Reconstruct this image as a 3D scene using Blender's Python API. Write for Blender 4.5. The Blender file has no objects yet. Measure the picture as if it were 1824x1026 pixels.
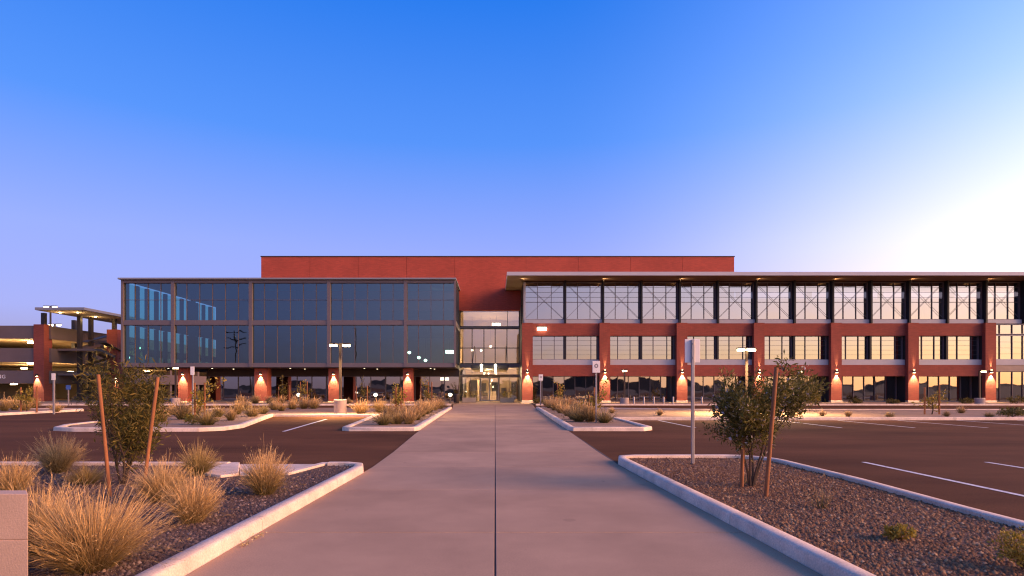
import bpy, bmesh, math, random
import numpy as np
from mathutils import Vector, Matrix

R = math.radians
random.seed(7)
rng = np.random.default_rng(7)
sc = bpy.context.scene
COL = sc.collection

# ------------------------------------------------------------------ camera
F, CX, HY, EYE = 1050.0, 882.0, 690.0, 1.65      # focal length in px of the 1824 px frame, vanishing point, eye height
cam = bpy.data.objects.new('camera', bpy.data.cameras.new('camera'))
COL.objects.link(cam)
sc.camera = cam
cam.location = (0, 0, EYE)
cam.rotation_euler = (R(90), 0, 0)
cam.data.sensor_width = 36
cam.data.lens = F / 1824 * 36
cam.data.shift_x = (912 - CX) / 1824
cam.data.shift_y = (HY - 513) / 1824
cam.data.clip_end = 6000
cam.data.clip_start = 0.05

# ------------------------------------------------------------------ sky and sun
SUN_AZ, SUN_EL = R(109), R(19)                    # clockwise from the view direction; glow of a sun just gone down on the right
SUN = Vector((math.sin(R(104)), math.cos(R(104)), 0))     # middle of the wide afterglow
world = bpy.data.worlds.new('World')
sc.world = world
world.use_nodes = True
nt = world.node_tree
nt.nodes.clear()
def wn(t, **kw):
    n = nt.nodes.new(t)
    for k, v in kw.items():
        setattr(n, k, v)
    return n
def wmath(op, a, b=None, clamp=False):
    n = wn('ShaderNodeMath', operation=op, use_clamp=clamp)
    for i, v in enumerate((a, b)):
        if v is None:
            continue
        if isinstance(v, (int, float)):
            n.inputs[i].default_value = v
        else:
            nt.links.new(v, n.inputs[i])
    return n.outputs[0]
def wramp(fac, stops, interp='EASE'):
    n = wn('ShaderNodeValToRGB')
    cr = n.color_ramp
    cr.interpolation = interp
    while len(cr.elements) < len(stops):
        cr.elements.new(0.5)
    for e, (p, c) in zip(cr.elements, stops):
        e.position = p
        e.color = (*c, 1)
    nt.links.new(fac, n.inputs[0])
    return n.outputs[0]
def wmix(mode, fac, a, b):
    n = wn('ShaderNodeMix', data_type='RGBA', blend_type=mode, clamp_result=False)
    for i, v in ((0, fac), (6, a), (7, b)):
        if isinstance(v, (int, float)):
            n.inputs[i].default_value = v
        elif isinstance(v, tuple):
            n.inputs[i].default_value = (*v, 1)
        else:
            nt.links.new(v, n.inputs[i])
    return n.outputs[2]
tc = wn('ShaderNodeTexCoord')
sep = wn('ShaderNodeSeparateXYZ')
nt.links.new(tc.outputs['Generated'], sep.inputs[0])
dx, dy, dz = sep.outputs
up = wmath('MAXIMUM', dz, 0.0)
toward = wmath('ADD', wmath('MULTIPLY', dx, SUN.x), wmath('MULTIPLY', dy, SUN.y))
nishita = wn('ShaderNodeTexSky', sky_type='NISHITA', sun_disc=False, sun_elevation=R(4), sun_rotation=SUN_AZ,
             air_density=1.0, dust_density=0.6, ozone_density=3.0)
twilight = wramp(up, [(0.0, (0.30, 0.22, 0.34)), (0.05, (0.36, 0.29, 0.55)), (0.11, (0.37, 0.38, 0.86)), (0.22, (0.31, 0.385, 0.95)),
                      (0.38, (0.085, 0.275, 0.92)), (0.56, (0.012, 0.18, 0.82)), (1.0, (0.004, 0.045, 0.27))], 'LINEAR')
side = wmath('POWER', wmath('MAXIMUM', wmath('ADD', toward, 0.15), 0.0), 1.8)
fall = wmath('POWER', 2.718, wmath('MULTIPLY', up, -3.0))
glow_amt = wmath('MULTIPLY', wmath('MULTIPLY', side, fall), 4.3)
glow_col = wramp(up, [(0.0, (1.0, 0.42, 0.10)), (0.05, (1.0, 0.60, 0.20)), (0.11, (1.0, 0.65, 0.37)),
                      (0.20, (0.97, 0.82, 0.72)), (0.45, (0.62, 0.74, 1.0))], 'LINEAR')
vm = wn('ShaderNodeVectorMath', operation='SCALE')
nt.links.new(glow_col, vm.inputs[0]); nt.links.new(glow_amt, vm.inputs['Scale'])
base = wmix('ADD', 0.04, twilight, nishita.outputs[0])
total = wn('ShaderNodeVectorMath', operation='ADD')
nt.links.new(base, total.inputs[0]); nt.links.new(vm.outputs[0], total.inputs[1])
bg = wn('ShaderNodeBackground')
bg.inputs['Strength'].default_value = 1.0
nt.links.new(total.outputs[0], bg.inputs['Color'])
wo = wn('ShaderNodeOutputWorld')
nt.links.new(bg.outputs[0], wo.inputs['Surface'])

sun = bpy.data.objects.new('sun', bpy.data.lights.new('sun', 'SUN'))
COL.objects.link(sun)
sun.data.energy = 5.0
sun.data.angle = R(28)
sun.data.color = (1.0, 0.45, 0.17)
sdir = Vector((math.sin(SUN_AZ) * math.cos(SUN_EL), math.cos(SUN_AZ) * math.cos(SUN_EL), math.sin(SUN_EL)))
sun.rotation_euler = sdir.to_track_quat('Z', 'Y').to_euler()
sun.location = (60, -10, 30)

vs = sc.view_settings
vs.view_transform = 'Standard'
vs.look = 'None'
vs.exposure = 0.0
vs.gamma = 1.0
sc.cycles.max_bounces = 6
sc.cycles.transparent_max_bounces = 12
sc.cycles.sample_clamp_indirect = 4.0
sc.cycles.use_denoising = True
sc.cycles.filter_width = 1.2

# ------------------------------------------------------------------ helpers
def PX(x, Y): return (x - CX) * Y / F                 # where a picture column lies at distance Y
def PZ(y, Y): return EYE + (HY - y) * Y / F
def GY(y, z=0.0): return F * (EYE - z) / (y - HY)     # distance of a ground point
def G(x, y, z=0.0):
    Y = GY(y, z)
    return (PX(x, Y), Y)

ORD = ['first', 'second', 'third', 'fourth', 'fifth', 'sixth', 'seventh', 'eighth', 'ninth', 'tenth', 'eleventh', 'twelfth',
       'thirteenth', 'fourteenth', 'fifteenth', 'sixteenth', 'seventeenth', 'eighteenth', 'nineteenth', 'twentieth',
       'twenty-first', 'twenty-second', 'twenty-third', 'twenty-fourth', 'twenty-fifth', 'twenty-sixth']
W = {}                                                # world origin of every object

def tag(o, label=None, cat=None, group=None, kind=None):
    for k, v in (('label', label), ('category', cat), ('group', group), ('kind', kind)):
        if v:
            o[k] = v
    return o

def empty(name, loc, label=None, cat=None, group=None, kind=None, parent=None):
    o = bpy.data.objects.new(name, None)
    o.empty_display_size = 0.2
    COL.objects.link(o)
    place(o, loc, parent)
    return tag(o, label, cat, group, kind)

def place(o, loc, parent=None):
    loc = Vector(loc)
    W[o] = loc
    if parent is not None:
        o.parent = parent
        o.location = loc - W[parent]
    else:
        o.location = loc
    return o

CUBES = {}
def unit_cube(mat):
    if mat.name not in CUBES:
        v = [(x, y, z) for x in (-.5, .5) for y in (-.5, .5) for z in (-.5, .5)]
        f = [(0, 1, 3, 2), (4, 6, 7, 5), (0, 4, 5, 1), (2, 3, 7, 6), (0, 2, 6, 4), (1, 5, 7, 3)]
        me = bpy.data.meshes.new('box_' + mat.name)
        me.from_pydata(v, [], f)
        me.materials.append(mat)
        CUBES[mat.name] = me
    return CUBES[mat.name]

def box(name, parent, mat, x0, x1, y0, y1, z0, z1):
    o = bpy.data.objects.new(name, unit_cube(mat))
    COL.objects.link(o)
    place(o, ((x0 + x1) / 2, (y0 + y1) / 2, (z0 + z1) / 2), parent)
    o.scale = (abs(x1 - x0), abs(y1 - y0), abs(z1 - z0))
    return o

def bar(name, parent, mat, p, q, t=0.05, u=None):
    """a straight square bar from p to q"""
    p, q = Vector(p), Vector(q)
    d = q - p
    o = bpy.data.objects.new(name, unit_cube(mat))
    COL.objects.link(o)
    place(o, (p + q) / 2, parent)
    o.rotation_euler = d.to_track_quat('Z', 'Y').to_euler()
    o.scale = (t, u or t, d.length)
    return o

class MB:
    def __init__(s): s.v, s.f = [], []
    def add(s, v, f):
        n = len(s.v)
        s.v += [tuple(p) for p in v]
        s.f += [tuple(i + n for i in q) for q in f]
        return s
    def box(s, x0, x1, y0, y1, z0, z1):
        v = [(x, y, z) for x in (x0, x1) for y in (y0, y1) for z in (z0, z1)]
        return s.add(v, [(0, 1, 3, 2), (4, 6, 7, 5), (0, 4, 5, 1), (2, 3, 7, 6), (0, 2, 6, 4), (1, 5, 7, 3)])
    def tube(s, pts, rad, n=8, cap=True):
        pts = [Vector(p) for p in pts]
        rings = []
        for i, p in enumerate(pts):
            d = (pts[min(i + 1, len(pts) - 1)] - pts[max(i - 1, 0)]).normalized()
            a = d.cross(Vector((0.31, 0.95, 0.05))).normalized()
            b = d.cross(a)
            r = rad[i] if isinstance(rad, (list, tuple)) else rad
            rings.append([p + (a * math.cos(2 * math.pi * k / n) + b * math.sin(2 * math.pi * k / n)) * r for k in range(n)])
        v = [q for r_ in rings for q in r_]
        f = [(i * n + k, i * n + (k + 1) % n, (i + 1) * n + (k + 1) % n, (i + 1) * n + k) for i in range(len(pts) - 1) for k in range(n)]
        if cap:
            f += [tuple(range(n))[::-1], tuple((len(pts) - 1) * n + k for k in range(n))]
        return s.add(v, f)
    def lathe(s, c, prof, n=24):
        v = [(c[0] + r * math.cos(2 * math.pi * k / n), c[1] + r * math.sin(2 * math.pi * k / n), c[2] + z) for r, z in prof for k in range(n)]
        m = len(prof)
        f = [(i * n + k, i * n + (k + 1) % n, (i + 1) * n + (k + 1) % n, (i + 1) * n + k) for i in range(m - 1) for k in range(n)]
        f += [tuple(range(n))[::-1], tuple((m - 1) * n + k for k in range(n))]
        return s.add(v, f)
    def prism(s, poly, z0, z1):
        n = len(poly)
        v = [(p[0], p[1], z0) for p in poly] + [(p[0], p[1], z1) for p in poly]
        f = [tuple(range(n))[::-1], tuple(range(n, 2 * n))]
        f += [(i, (i + 1) % n, n + (i + 1) % n, n + i) for i in range(n)]
        return s.add(v, f)
    def build(s, name, mat, parent=None, loc=None, smooth=False, bevel=0.0):
        if loc is None:
            a = np.array(s.v)
            loc = ((a[:, 0].min() + a[:, 0].max()) / 2, (a[:, 1].min() + a[:, 1].max()) / 2, a[:, 2].min())
        loc = Vector(loc)
        me = bpy.data.meshes.new(name)
        me.from_pydata([tuple(Vector(p) - loc) for p in s.v], [], s.f)
        me.materials.append(mat)
        bm = bmesh.new(); bm.from_mesh(me)
        bmesh.ops.recalc_face_normals(bm, faces=bm.faces)
        if bevel:
            bmesh.ops.bevel(bm, geom=[e for e in bm.edges if e.calc_face_angle(0) > 0.5], offset=bevel, segments=2, affect='EDGES', profile=0.5)
        bm.to_mesh(me); bm.free()
        if smooth:
            for p in me.polygons:
                p.use_smooth = True
            try:
                me.set_sharp_from_angle(angle=R(40))
            except Exception:
                pass
        o = bpy.data.objects.new(name, me)
        COL.objects.link(o)
        return place(o, loc, parent)

def np_mesh(name, verts, quads, mat, smooth=False):
    verts = np.asarray(verts, dtype=np.float32); quads = np.asarray(quads, dtype=np.int32)
    k = quads.shape[1]
    me = bpy.data.meshes.new(name)
    me.vertices.add(len(verts)); me.vertices.foreach_set('co', verts.ravel())
    me.loops.add(quads.size); me.loops.foreach_set('vertex_index', quads.ravel())
    me.polygons.add(len(quads)); me.polygons.foreach_set('loop_start', np.arange(0, quads.size, k, dtype=np.int32))
    me.update(calc_edges=True)
    me.materials.append(mat)
    if smooth:
        me.polygons.foreach_set('use_smooth', np.ones(len(quads), dtype=bool))
    return me

def link(name, me, loc, parent=None, rz=0.0, s=1.0):
    o = bpy.data.objects.new(name, me)
    COL.objects.link(o)
    place(o, loc, parent)
    o.rotation_euler = (0, 0, rz)
    o.scale = (s, s, s) if not isinstance(s, tuple) else s
    return o

# ------------------------------------------------------------------ materials
def material(name, col, rough=0.8, var=0.15, scale=1.5, fine=0.0, fine_scale=60.0, bump=0.0, bump_scale=80.0, metal=0.0, spec=0.4,
             stretch=(1, 1, 1), col2=None):
    m = bpy.data.materials.new(name)
    m.use_nodes = True
    t = m.node_tree
    p = t.nodes['Principled BSDF']
    p.inputs['Roughness'].default_value = rough
    p.inputs['Metallic'].default_value = metal
    p.inputs['Specular IOR Level'].default_value = spec
    geo = t.nodes.new('ShaderNodeNewGeometry')
    mp = t.nodes.new('ShaderNodeMapping')
    mp.inputs['Scale'].default_value = stretch
    t.links.new(geo.outputs['Position'], mp.inputs[0])
    n = t.nodes.new('ShaderNodeTexNoise')
    n.inputs['Scale'].default_value = scale
    n.inputs['Detail'].default_value = 6
    n.inputs['Roughness'].default_value = 0.62
    t.links.new(mp.outputs[0], n.inputs[0])
    rp = t.nodes.new('ShaderNodeValToRGB')
    c2 = col2 or tuple(min(1, c * (1 + var)) for c in col)
    c1 = tuple(c * (1 - var) for c in col) if col2 is None else col
    rp.color_ramp.elements[0].position, rp.color_ramp.elements[1].position = 0.3, 0.7
    rp.color_ramp.elements[0].color, rp.color_ramp.elements[1].color = (*c1, 1), (*c2, 1)
    t.links.new(n.outputs['Fac'], rp.inputs[0])
    out = rp.outputs[0]
    if fine:
        n2 = t.nodes.new('ShaderNodeTexNoise')
        n2.inputs['Scale'].default_value = fine_scale
        n2.inputs['Detail'].default_value = 3
        t.links.new(geo.outputs['Position'], n2.inputs[0])
        r2 = t.nodes.new('ShaderNodeMapRange')
        r2.inputs['From Min'].default_value, r2.inputs['From Max'].default_value = 0.3, 0.7
        r2.inputs['To Min'].default_value, r2.inputs['To Max'].default_value = 1 - fine, 1 + fine
        t.links.new(n2.outputs['Fac'], r2.inputs[0])
        mx = t.nodes.new('ShaderNodeVectorMath'); mx.operation = 'SCALE'
        t.links.new(out, mx.inputs[0]); t.links.new(r2.outputs[0], mx.inputs['Scale'])
        out = mx.outputs[0]
    t.links.new(out, p.inputs['Base Color'])
    if bump:
        n3 = t.nodes.new('ShaderNodeTexNoise')
        n3.inputs['Scale'].default_value = bump_scale
        n3.inputs['Detail'].default_value = 4
        t.links.new(geo.outputs['Position'], n3.inputs[0])
        b = t.nodes.new('ShaderNodeBump')
        b.inputs['Strength'].default_value = bump
        b.inputs['Distance'].default_value = 0.02
        t.links.new(n3.outputs['Fac'], b.inputs['Height'])
        t.links.new(b.outputs[0], p.inputs['Normal'])
    return m

def per_piece(m, stops, translucent=0.0, keep=None):
    """every loose piece (stone, leaf, blade) takes its own tone out of stops"""
    t = m.node_tree
    p = t.nodes['Principled BSDF']
    geo = t.nodes.new('ShaderNodeNewGeometry')
    rp = t.nodes.new('ShaderNodeValToRGB')
    while len(rp.color_ramp.elements) < len(stops):
        rp.color_ramp.elements.new(0.5)
    for e, (q, c) in zip(rp.color_ramp.elements, stops):
        e.position = q; e.color = (*c, 1)
    t.links.new(geo.outputs['Random Per Island'], rp.inputs[0])
    t.links.new(rp.outputs[0], p.inputs['Base Color'])
    if translucent:
        tr = t.nodes.new('ShaderNodeBsdfTranslucent'); t.links.new(rp.outputs[0], tr.inputs[0])
        mx = t.nodes.new('ShaderNodeMixShader'); mx.inputs[0].default_value = translucent
        out = t.nodes['Material Output']
        t.links.new(p.outputs[0], mx.inputs[1]); t.links.new(tr.outputs[0], mx.inputs[2]); t.links.new(mx.outputs[0], out.inputs[0])
    return m

def brick_material(name, col, mortar):
    m = material(name, col, rough=0.85, var=0.12, scale=0.35)
    t = m.node_tree
    p = t.nodes['Principled BSDF']
    src = p.inputs['Base Color'].links[0].from_socket
    geo = t.nodes.new('ShaderNodeNewGeometry')
    sp = t.nodes.new('ShaderNodeSeparateXYZ'); t.links.new(geo.outputs['Position'], sp.inputs[0])
    ad = t.nodes.new('ShaderNodeMath'); ad.operation = 'ADD'
    t.links.new(sp.outputs[0], ad.inputs[0]); t.links.new(sp.outputs[1], ad.inputs[1])
    cb = t.nodes.new('ShaderNodeCombineXYZ')
    t.links.new(ad.outputs[0], cb.inputs[0]); t.links.new(sp.outputs[2], cb.inputs[1])
    bt = t.nodes.new('ShaderNodeTexBrick')
    bt.inputs['Scale'].default_value = 1.0
    bt.inputs['Brick Width'].default_value = 0.40
    bt.inputs['Row Height'].default_value = 0.10
    bt.inputs['Mortar Size'].default_value = 0.008
    bt.inputs['Color1'].default_value = (0.88, 0.88, 0.88, 1)
    bt.inputs['Color2'].default_value = (1.1, 1.06, 1.04, 1)
    bt.inputs['Mortar'].default_value = (*mortar, 1)
    t.links.new(cb.outputs[0], bt.inputs['Vector'])
    mx = t.nodes.new('ShaderNodeMix'); mx.data_type = 'RGBA'; mx.blend_type = 'MULTIPLY'
    mx.inputs[0].default_value = 1.0
    t.links.new(src, mx.inputs[6]); t.links.new(bt.outputs['Color'], mx.inputs[7])
    t.links.new(mx.outputs[2], p.inputs['Base Color'])
    b = t.nodes.new('ShaderNodeBump'); b.inputs['Strength'].default_value = 0.5; b.inputs['Distance'].default_value = 0.01; b.invert = True
    t.links.new(bt.outputs['Fac'], b.inputs['Height']); t.links.new(b.outputs[0], p.inputs['Normal'])
    return m

def glass_material(name, reflect, tint, gloss_col=(1, 1, 1), wave=0.005):
    m = bpy.data.materials.new(name)
    m.use_nodes = True
    t = m.node_tree
    t.nodes.clear()
    out = t.nodes.new('ShaderNodeOutputMaterial')
    mix = t.nodes.new('ShaderNodeMixShader'); mix.inputs[0].default_value = reflect
    tr = t.nodes.new('ShaderNodeBsdfTransparent'); tr.inputs[0].default_value = (*tint, 1)
    gl = t.nodes.new('ShaderNodeBsdfGlossy'); gl.inputs['Color'].default_value = (*gloss_col, 1); gl.inputs['Roughness'].default_value = 0.015
    geo = t.nodes.new('ShaderNodeNewGeometry')
    n = t.nodes.new('ShaderNodeTexNoise'); n.inputs['Scale'].default_value = 0.7; n.inputs['Detail'].default_value = 1
    t.links.new(geo.outputs['Position'], n.inputs[0])
    b = t.nodes.new('ShaderNodeBump'); b.inputs['Strength'].default_value = 1.0; b.inputs['Distance'].default_value = wave
    t.links.new(n.outputs['Fac'], b.inputs['Height']); t.links.new(b.outputs[0], gl.inputs['Normal'])
    t.links.new(tr.outputs[0], mix.inputs[1]); t.links.new(gl.outputs[0], mix.inputs[2])
    t.links.new(mix.outputs[0], out.inputs[0])
    return m

def lamp_material(name, col, strength):
    m = bpy.data.materials.new(name)
    m.use_nodes = True
    p = m.node_tree.nodes['Principled BSDF']
    p.inputs['Base Color'].default_value = (0.9, 0.85, 0.75, 1)
    p.inputs['Emission Color'].default_value = (*col, 1)
    p.inputs['Emission Strength'].default_value = strength
    return m

M = dict(
    asphalt=material('asphalt', (0.135, 0.058, 0.025), spec=0.06, rough=0.9, var=0.38, scale=0.22, fine=0.35, fine_scale=45, bump=0.35, bump_scale=90, stretch=(0.5, 1.3, 1)),
    concrete=material('path_concrete', (0.45, 0.288, 0.178), spec=0.15, rough=0.9, var=0.17, scale=0.5, fine=0.13, fine_scale=70, bump=0.08, bump_scale=120),
    kerb=material('curb_concrete', (0.75, 0.575, 0.42), rough=0.85, var=0.2, scale=2.2, fine=0.16, fine_scale=55, bump=0.15, bump_scale=60),
    joint=material('joint_fill', (0.10, 0.075, 0.06), rough=0.9),
    gravel=material('gravel_bed', (0.13, 0.075, 0.05), rough=0.95, var=0.3, scale=1.3, fine=0.5, fine_scale=42, bump=0.9, bump_scale=45),
    stones=material('gravel_stones', (0.085, 0.05, 0.036), rough=0.9, scale=38, col2=(0.33, 0.21, 0.15)),
    gravel_brown=material('brown_gravel_bed', (0.17, 0.088, 0.048), rough=0.95, var=0.3, scale=1.3, fine=0.5, fine_scale=42, bump=0.9, bump_scale=45),
    stones_brown=material('brown_gravel_stones', (0.12, 0.062, 0.035), rough=0.9, scale=38, col2=(0.42, 0.25, 0.14)),
    tan_gravel=material('tan_gravel', (0.33, 0.20, 0.115), rough=0.95, var=0.22, scale=0.8, fine=0.3, fine_scale=25, bump=0.5, bump_scale=25),
    desert=material('desert_ground', (0.075, 0.05, 0.035), rough=0.95, var=0.3, scale=0.05),
    hills=material('hill_scrub', (0.022, 0.018, 0.014), rough=0.95, var=0.3, scale=0.02),
    paint=material('white_road_paint', (0.72, 0.66, 0.60), rough=0.7, var=0.12, scale=6, fine=0.12, fine_scale=40),
    brick_upper=brick_material('bright_red_brick', (0.41, 0.074, 0.042), (0.78, 0.8, 0.82)),
    brick=brick_material('red_brick', (0.28, 0.066, 0.042), (0.74, 0.76, 0.78)),
    redpanel=material('red_metal_panel', (0.42, 0.078, 0.048), rough=0.6, var=0.08, scale=0.15, stretch=(0.3, 0.3, 3)),
    fascia=material('grey_metal_fascia', (0.21, 0.22, 0.25), rough=0.5, var=0.08, scale=0.3, metal=0.0),
    fascia_pale=material('pale_metal_fascia', (0.44, 0.43, 0.46), rough=0.5, var=0.06, scale=0.3),
    frame=material('grey_mullion', (0.15, 0.122, 0.125), rough=0.5, var=0.05, metal=0.2),
    thinframe=material('thin_mullion', (0.13, 0.10, 0.10), rough=0.5, var=0.05, metal=0.2),
    sill=material('pale_metal_sill', (0.42, 0.40, 0.40), rough=0.5, var=0.06),
    black=material('black_metal', (0.010, 0.009, 0.010), rough=0.55, var=0.1),
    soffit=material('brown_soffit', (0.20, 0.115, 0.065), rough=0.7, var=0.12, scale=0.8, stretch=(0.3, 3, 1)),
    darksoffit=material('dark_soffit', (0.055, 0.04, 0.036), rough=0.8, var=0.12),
    interior=material('office_interior', (0.055, 0.05, 0.055), rough=0.9, var=0.25, scale=0.4),
    intwall=material('lobby_wall', (0.36, 0.26, 0.17), rough=0.8, var=0.12, scale=0.4),
    tanband=material('tan_spandrel', (0.36, 0.27, 0.19), rough=0.7, var=0.08),
    garage=material('garage_concrete', (0.145, 0.105, 0.098), rough=0.85, var=0.12, scale=0.4),
    deck=material('garage_deck', (0.42, 0.32, 0.20), rough=0.9, var=0.1, scale=0.4),
    steel=material('dark_bronze_steel', (0.045, 0.034, 0.028), rough=0.5, var=0.1, metal=0.3),
    polebrown=material('bronze_pole', (0.06, 0.04, 0.028), rough=0.5, var=0.1, metal=0.2),
    galv=material('galvanised_post', (0.34, 0.30, 0.29), rough=0.45, var=0.1, scale=6, metal=0.5),
    signwhite=material('white_sign_sheet', (0.80, 0.74, 0.68), rough=0.5, var=0.04),
    signgrey=material('grey_sign_print', (0.22, 0.20, 0.20), rough=0.6),
    signblue=material('blue_sign_sheet', (0.05, 0.11, 0.35), rough=0.5),
    polebase=material('pole_base_concrete', (0.40, 0.31, 0.26), rough=0.9, var=0.12, scale=3, fine=0.1, bump=0.12),
    block=material('concrete_block', (0.62, 0.41, 0.265), rough=0.9, var=0.10, scale=2.5, fine=0.08, fine_scale=80, bump=0.15, bump_scale=70),
    stake=material('lodgepole_stake', (0.28, 0.105, 0.038), rough=0.85, var=0.35, scale=14, stretch=(1, 1, 0.15), bump=0.2),
    bark=material('young_bark', (0.075, 0.045, 0.028), rough=0.9, var=0.3, scale=20),
    leaf=material('olive_leaves', (0.060, 0.060, 0.014), rough=0.65, spec=0.2, scale=9, col2=(0.17, 0.135, 0.032)),
    leaf2=material('grey_green_leaves', (0.060, 0.060, 0.016), rough=0.65, spec=0.2, scale=9, col2=(0.19, 0.14, 0.045)),
    leafy=material('yellow_green_leaves', (0.20, 0.15, 0.018), rough=0.6, scale=9, col2=(0.38, 0.27, 0.03)),
    blossom=material('pale_blossom', (0.50, 0.42, 0.42), rough=0.7, var=0.1),
    hydrant=material('red_hydrant_paint', (0.50, 0.075, 0.03), rough=0.4, var=0.1),
    debris=material('dry_leaf_litter', (0.42, 0.30, 0.08), rough=0.9, scale=30, col2=(0.62, 0.50, 0.30)),
    letter=material('white_letter', (0.8, 0.78, 0.74), rough=0.5, var=0.02),
    tie=material('tree_tie', (0.02, 0.02, 0.02), rough=0.7),
    glassR=glass_material('mirror_glass', 0.31, (0.16, 0.17, 0.18)),
    glassL=glass_material('blue_glass', 0.15, (0.22, 0.50, 0.52), gloss_col=(0.72, 0.95, 1.0)),
    glassG=glass_material('ground_floor_glass', 0.32, (0.30, 0.30, 0.30)),
    glassE=glass_material('entry_glass', 0.24, (0.62, 0.62, 0.60)),
    glassS=glass_material('clear_side_glass', 0.06, (0.46, 0.84, 0.72)),
    warm=lamp_material('lit_warm_lens', (1.0, 0.72, 0.36), 30),
    white=lamp_material('lit_white_lens', (1.0, 0.86, 0.62), 10),
    soft=lamp_material('lit_soft_lens', (1.0, 0.80, 0.50), 4),
)

per_piece(M['stones'], [(0, (0.08, 0.048, 0.036)), (0.6, (0.15, 0.092, 0.066)), (0.92, (0.25, 0.165, 0.115)), (1, (0.40, 0.28, 0.20))])
per_piece(M['stones_brown'], [(0, (0.13, 0.060, 0.026)), (0.55, (0.24, 0.118, 0.050)), (0.9, (0.38, 0.21, 0.09)), (1, (0.54, 0.34, 0.17))])
per_piece(M['leaf'], [(0, (0.040, 0.044, 0.010)), (0.6, (0.14, 0.112, 0.024)), (1, (0.32, 0.23, 0.06))], 0.3)
per_piece(M['leaf2'], [(0, (0.055, 0.055, 0.013)), (0.6, (0.155, 0.138, 0.027)), (0.93, (0.30, 0.23, 0.06)), (1, (0.48, 0.40, 0.24))], 0.3)
per_piece(M['leafy'], [(0, (0.15, 0.12, 0.014)), (0.6, (0.33, 0.24, 0.03)), (1, (0.50, 0.36, 0.06))], 0.3)

def speckle(m, scale, size, dark):
    """scattered small stains"""
    t = m.node_tree
    p = t.nodes['Principled BSDF']
    src = p.inputs['Base Color'].links[0].from_socket
    geo = t.nodes.new('ShaderNodeNewGeometry')
    wob = t.nodes.new('ShaderNodeTexNoise'); wob.inputs['Scale'].default_value = 25
    t.links.new(geo.outputs['Position'], wob.inputs[0])
    ad = t.nodes.new('ShaderNodeVectorMath'); ad.operation = 'MULTIPLY_ADD'; ad.inputs[1].default_value = (0.05, 0.05, 0)
    t.links.new(wob.outputs['Color'], ad.inputs[0]); t.links.new(geo.outputs['Position'], ad.inputs[2])
    v = t.nodes.new('ShaderNodeTexVoronoi'); v.inputs['Scale'].default_value = scale
    t.links.new(ad.outputs[0], v.inputs[0])
    sepc = t.nodes.new('ShaderNodeSeparateColor'); t.links.new(v.outputs['Color'], sepc.inputs[0])
    th = t.nodes.new('ShaderNodeMath'); th.operation = 'MULTIPLY'; th.inputs[1].default_value = size
    pw = t.nodes.new('ShaderNodeMath'); pw.operation = 'POWER'; pw.inputs[1].default_value = 3.0
    t.links.new(sepc.outputs[0], pw.inputs[0]); t.links.new(pw.outputs[0], th.inputs[0])
    lt = t.nodes.new('ShaderNodeMath'); lt.operation = 'LESS_THAN'
    t.links.new(v.outputs['Distance'], lt.inputs[0]); t.links.new(th.outputs[0], lt.inputs[1])
    mx = t.nodes.new('ShaderNodeMix'); mx.data_type = 'RGBA'; mx.blend_type = 'MULTIPLY'
    mx.inputs[7].default_value = (dark, dark, dark, 1)
    t.links.new(lt.outputs[0], mx.inputs[0]); t.links.new(src, mx.inputs[6]); t.links.new(mx.outputs[2], p.inputs['Base Color'])
def per_object(m, amount):
    t = m.node_tree
    p = t.nodes['Principled BSDF']
    src = p.inputs['Base Color'].links[0].from_socket
    oi = t.nodes.new('ShaderNodeObjectInfo')
    mr = t.nodes.new('ShaderNodeMapRange'); mr.inputs['To Min'].default_value = 1 - amount; mr.inputs['To Max'].default_value = 1 + amount
    t.links.new(oi.outputs['Random'], mr.inputs[0])
    v = t.nodes.new('ShaderNodeVectorMath'); v.operation = 'SCALE'
    t.links.new(src, v.inputs[0]); t.links.new(mr.outputs[0], v.inputs['Scale']); t.links.new(v.outputs[0], p.inputs['Base Color'])
per_object(M['concrete'], 0.07)
per_object(M['kerb'], 0.06)
speckle(M['concrete'], 2.6, 0.085, 0.62)
speckle(M['concrete'], 0.8, 0.16, 0.86)
speckle(M['kerb'], 1.6, 0.16, 0.80)
speckle(M['paint'], 14.0, 0.35, 0.35)
speckle(M['asphalt'], 0.35, 0.30, 0.85)
speckle(M['asphalt'], 0.9, 0.11, 0.72)
speckle(M['kerb'], 5.0, 0.06, 0.7)

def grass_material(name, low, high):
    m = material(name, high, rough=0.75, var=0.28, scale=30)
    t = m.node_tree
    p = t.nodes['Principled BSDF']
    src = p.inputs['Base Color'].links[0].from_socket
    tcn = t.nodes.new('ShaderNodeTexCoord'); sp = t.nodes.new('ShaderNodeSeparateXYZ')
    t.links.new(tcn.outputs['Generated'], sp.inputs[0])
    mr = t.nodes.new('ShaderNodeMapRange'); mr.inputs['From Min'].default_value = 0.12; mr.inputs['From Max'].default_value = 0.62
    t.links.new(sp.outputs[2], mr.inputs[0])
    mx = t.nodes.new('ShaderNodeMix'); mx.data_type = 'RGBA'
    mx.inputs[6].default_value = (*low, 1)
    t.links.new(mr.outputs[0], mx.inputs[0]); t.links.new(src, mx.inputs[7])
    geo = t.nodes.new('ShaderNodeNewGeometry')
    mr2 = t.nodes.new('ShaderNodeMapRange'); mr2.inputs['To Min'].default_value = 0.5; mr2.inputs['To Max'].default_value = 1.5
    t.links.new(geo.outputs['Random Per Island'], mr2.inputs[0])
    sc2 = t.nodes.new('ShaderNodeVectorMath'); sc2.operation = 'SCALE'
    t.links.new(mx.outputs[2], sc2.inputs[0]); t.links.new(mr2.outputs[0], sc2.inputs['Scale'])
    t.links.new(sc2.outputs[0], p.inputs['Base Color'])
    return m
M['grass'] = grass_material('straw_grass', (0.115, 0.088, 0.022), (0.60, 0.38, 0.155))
M['grassgreen'] = grass_material('olive_grass', (0.085, 0.080, 0.018), (0.46, 0.31, 0.115))

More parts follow.
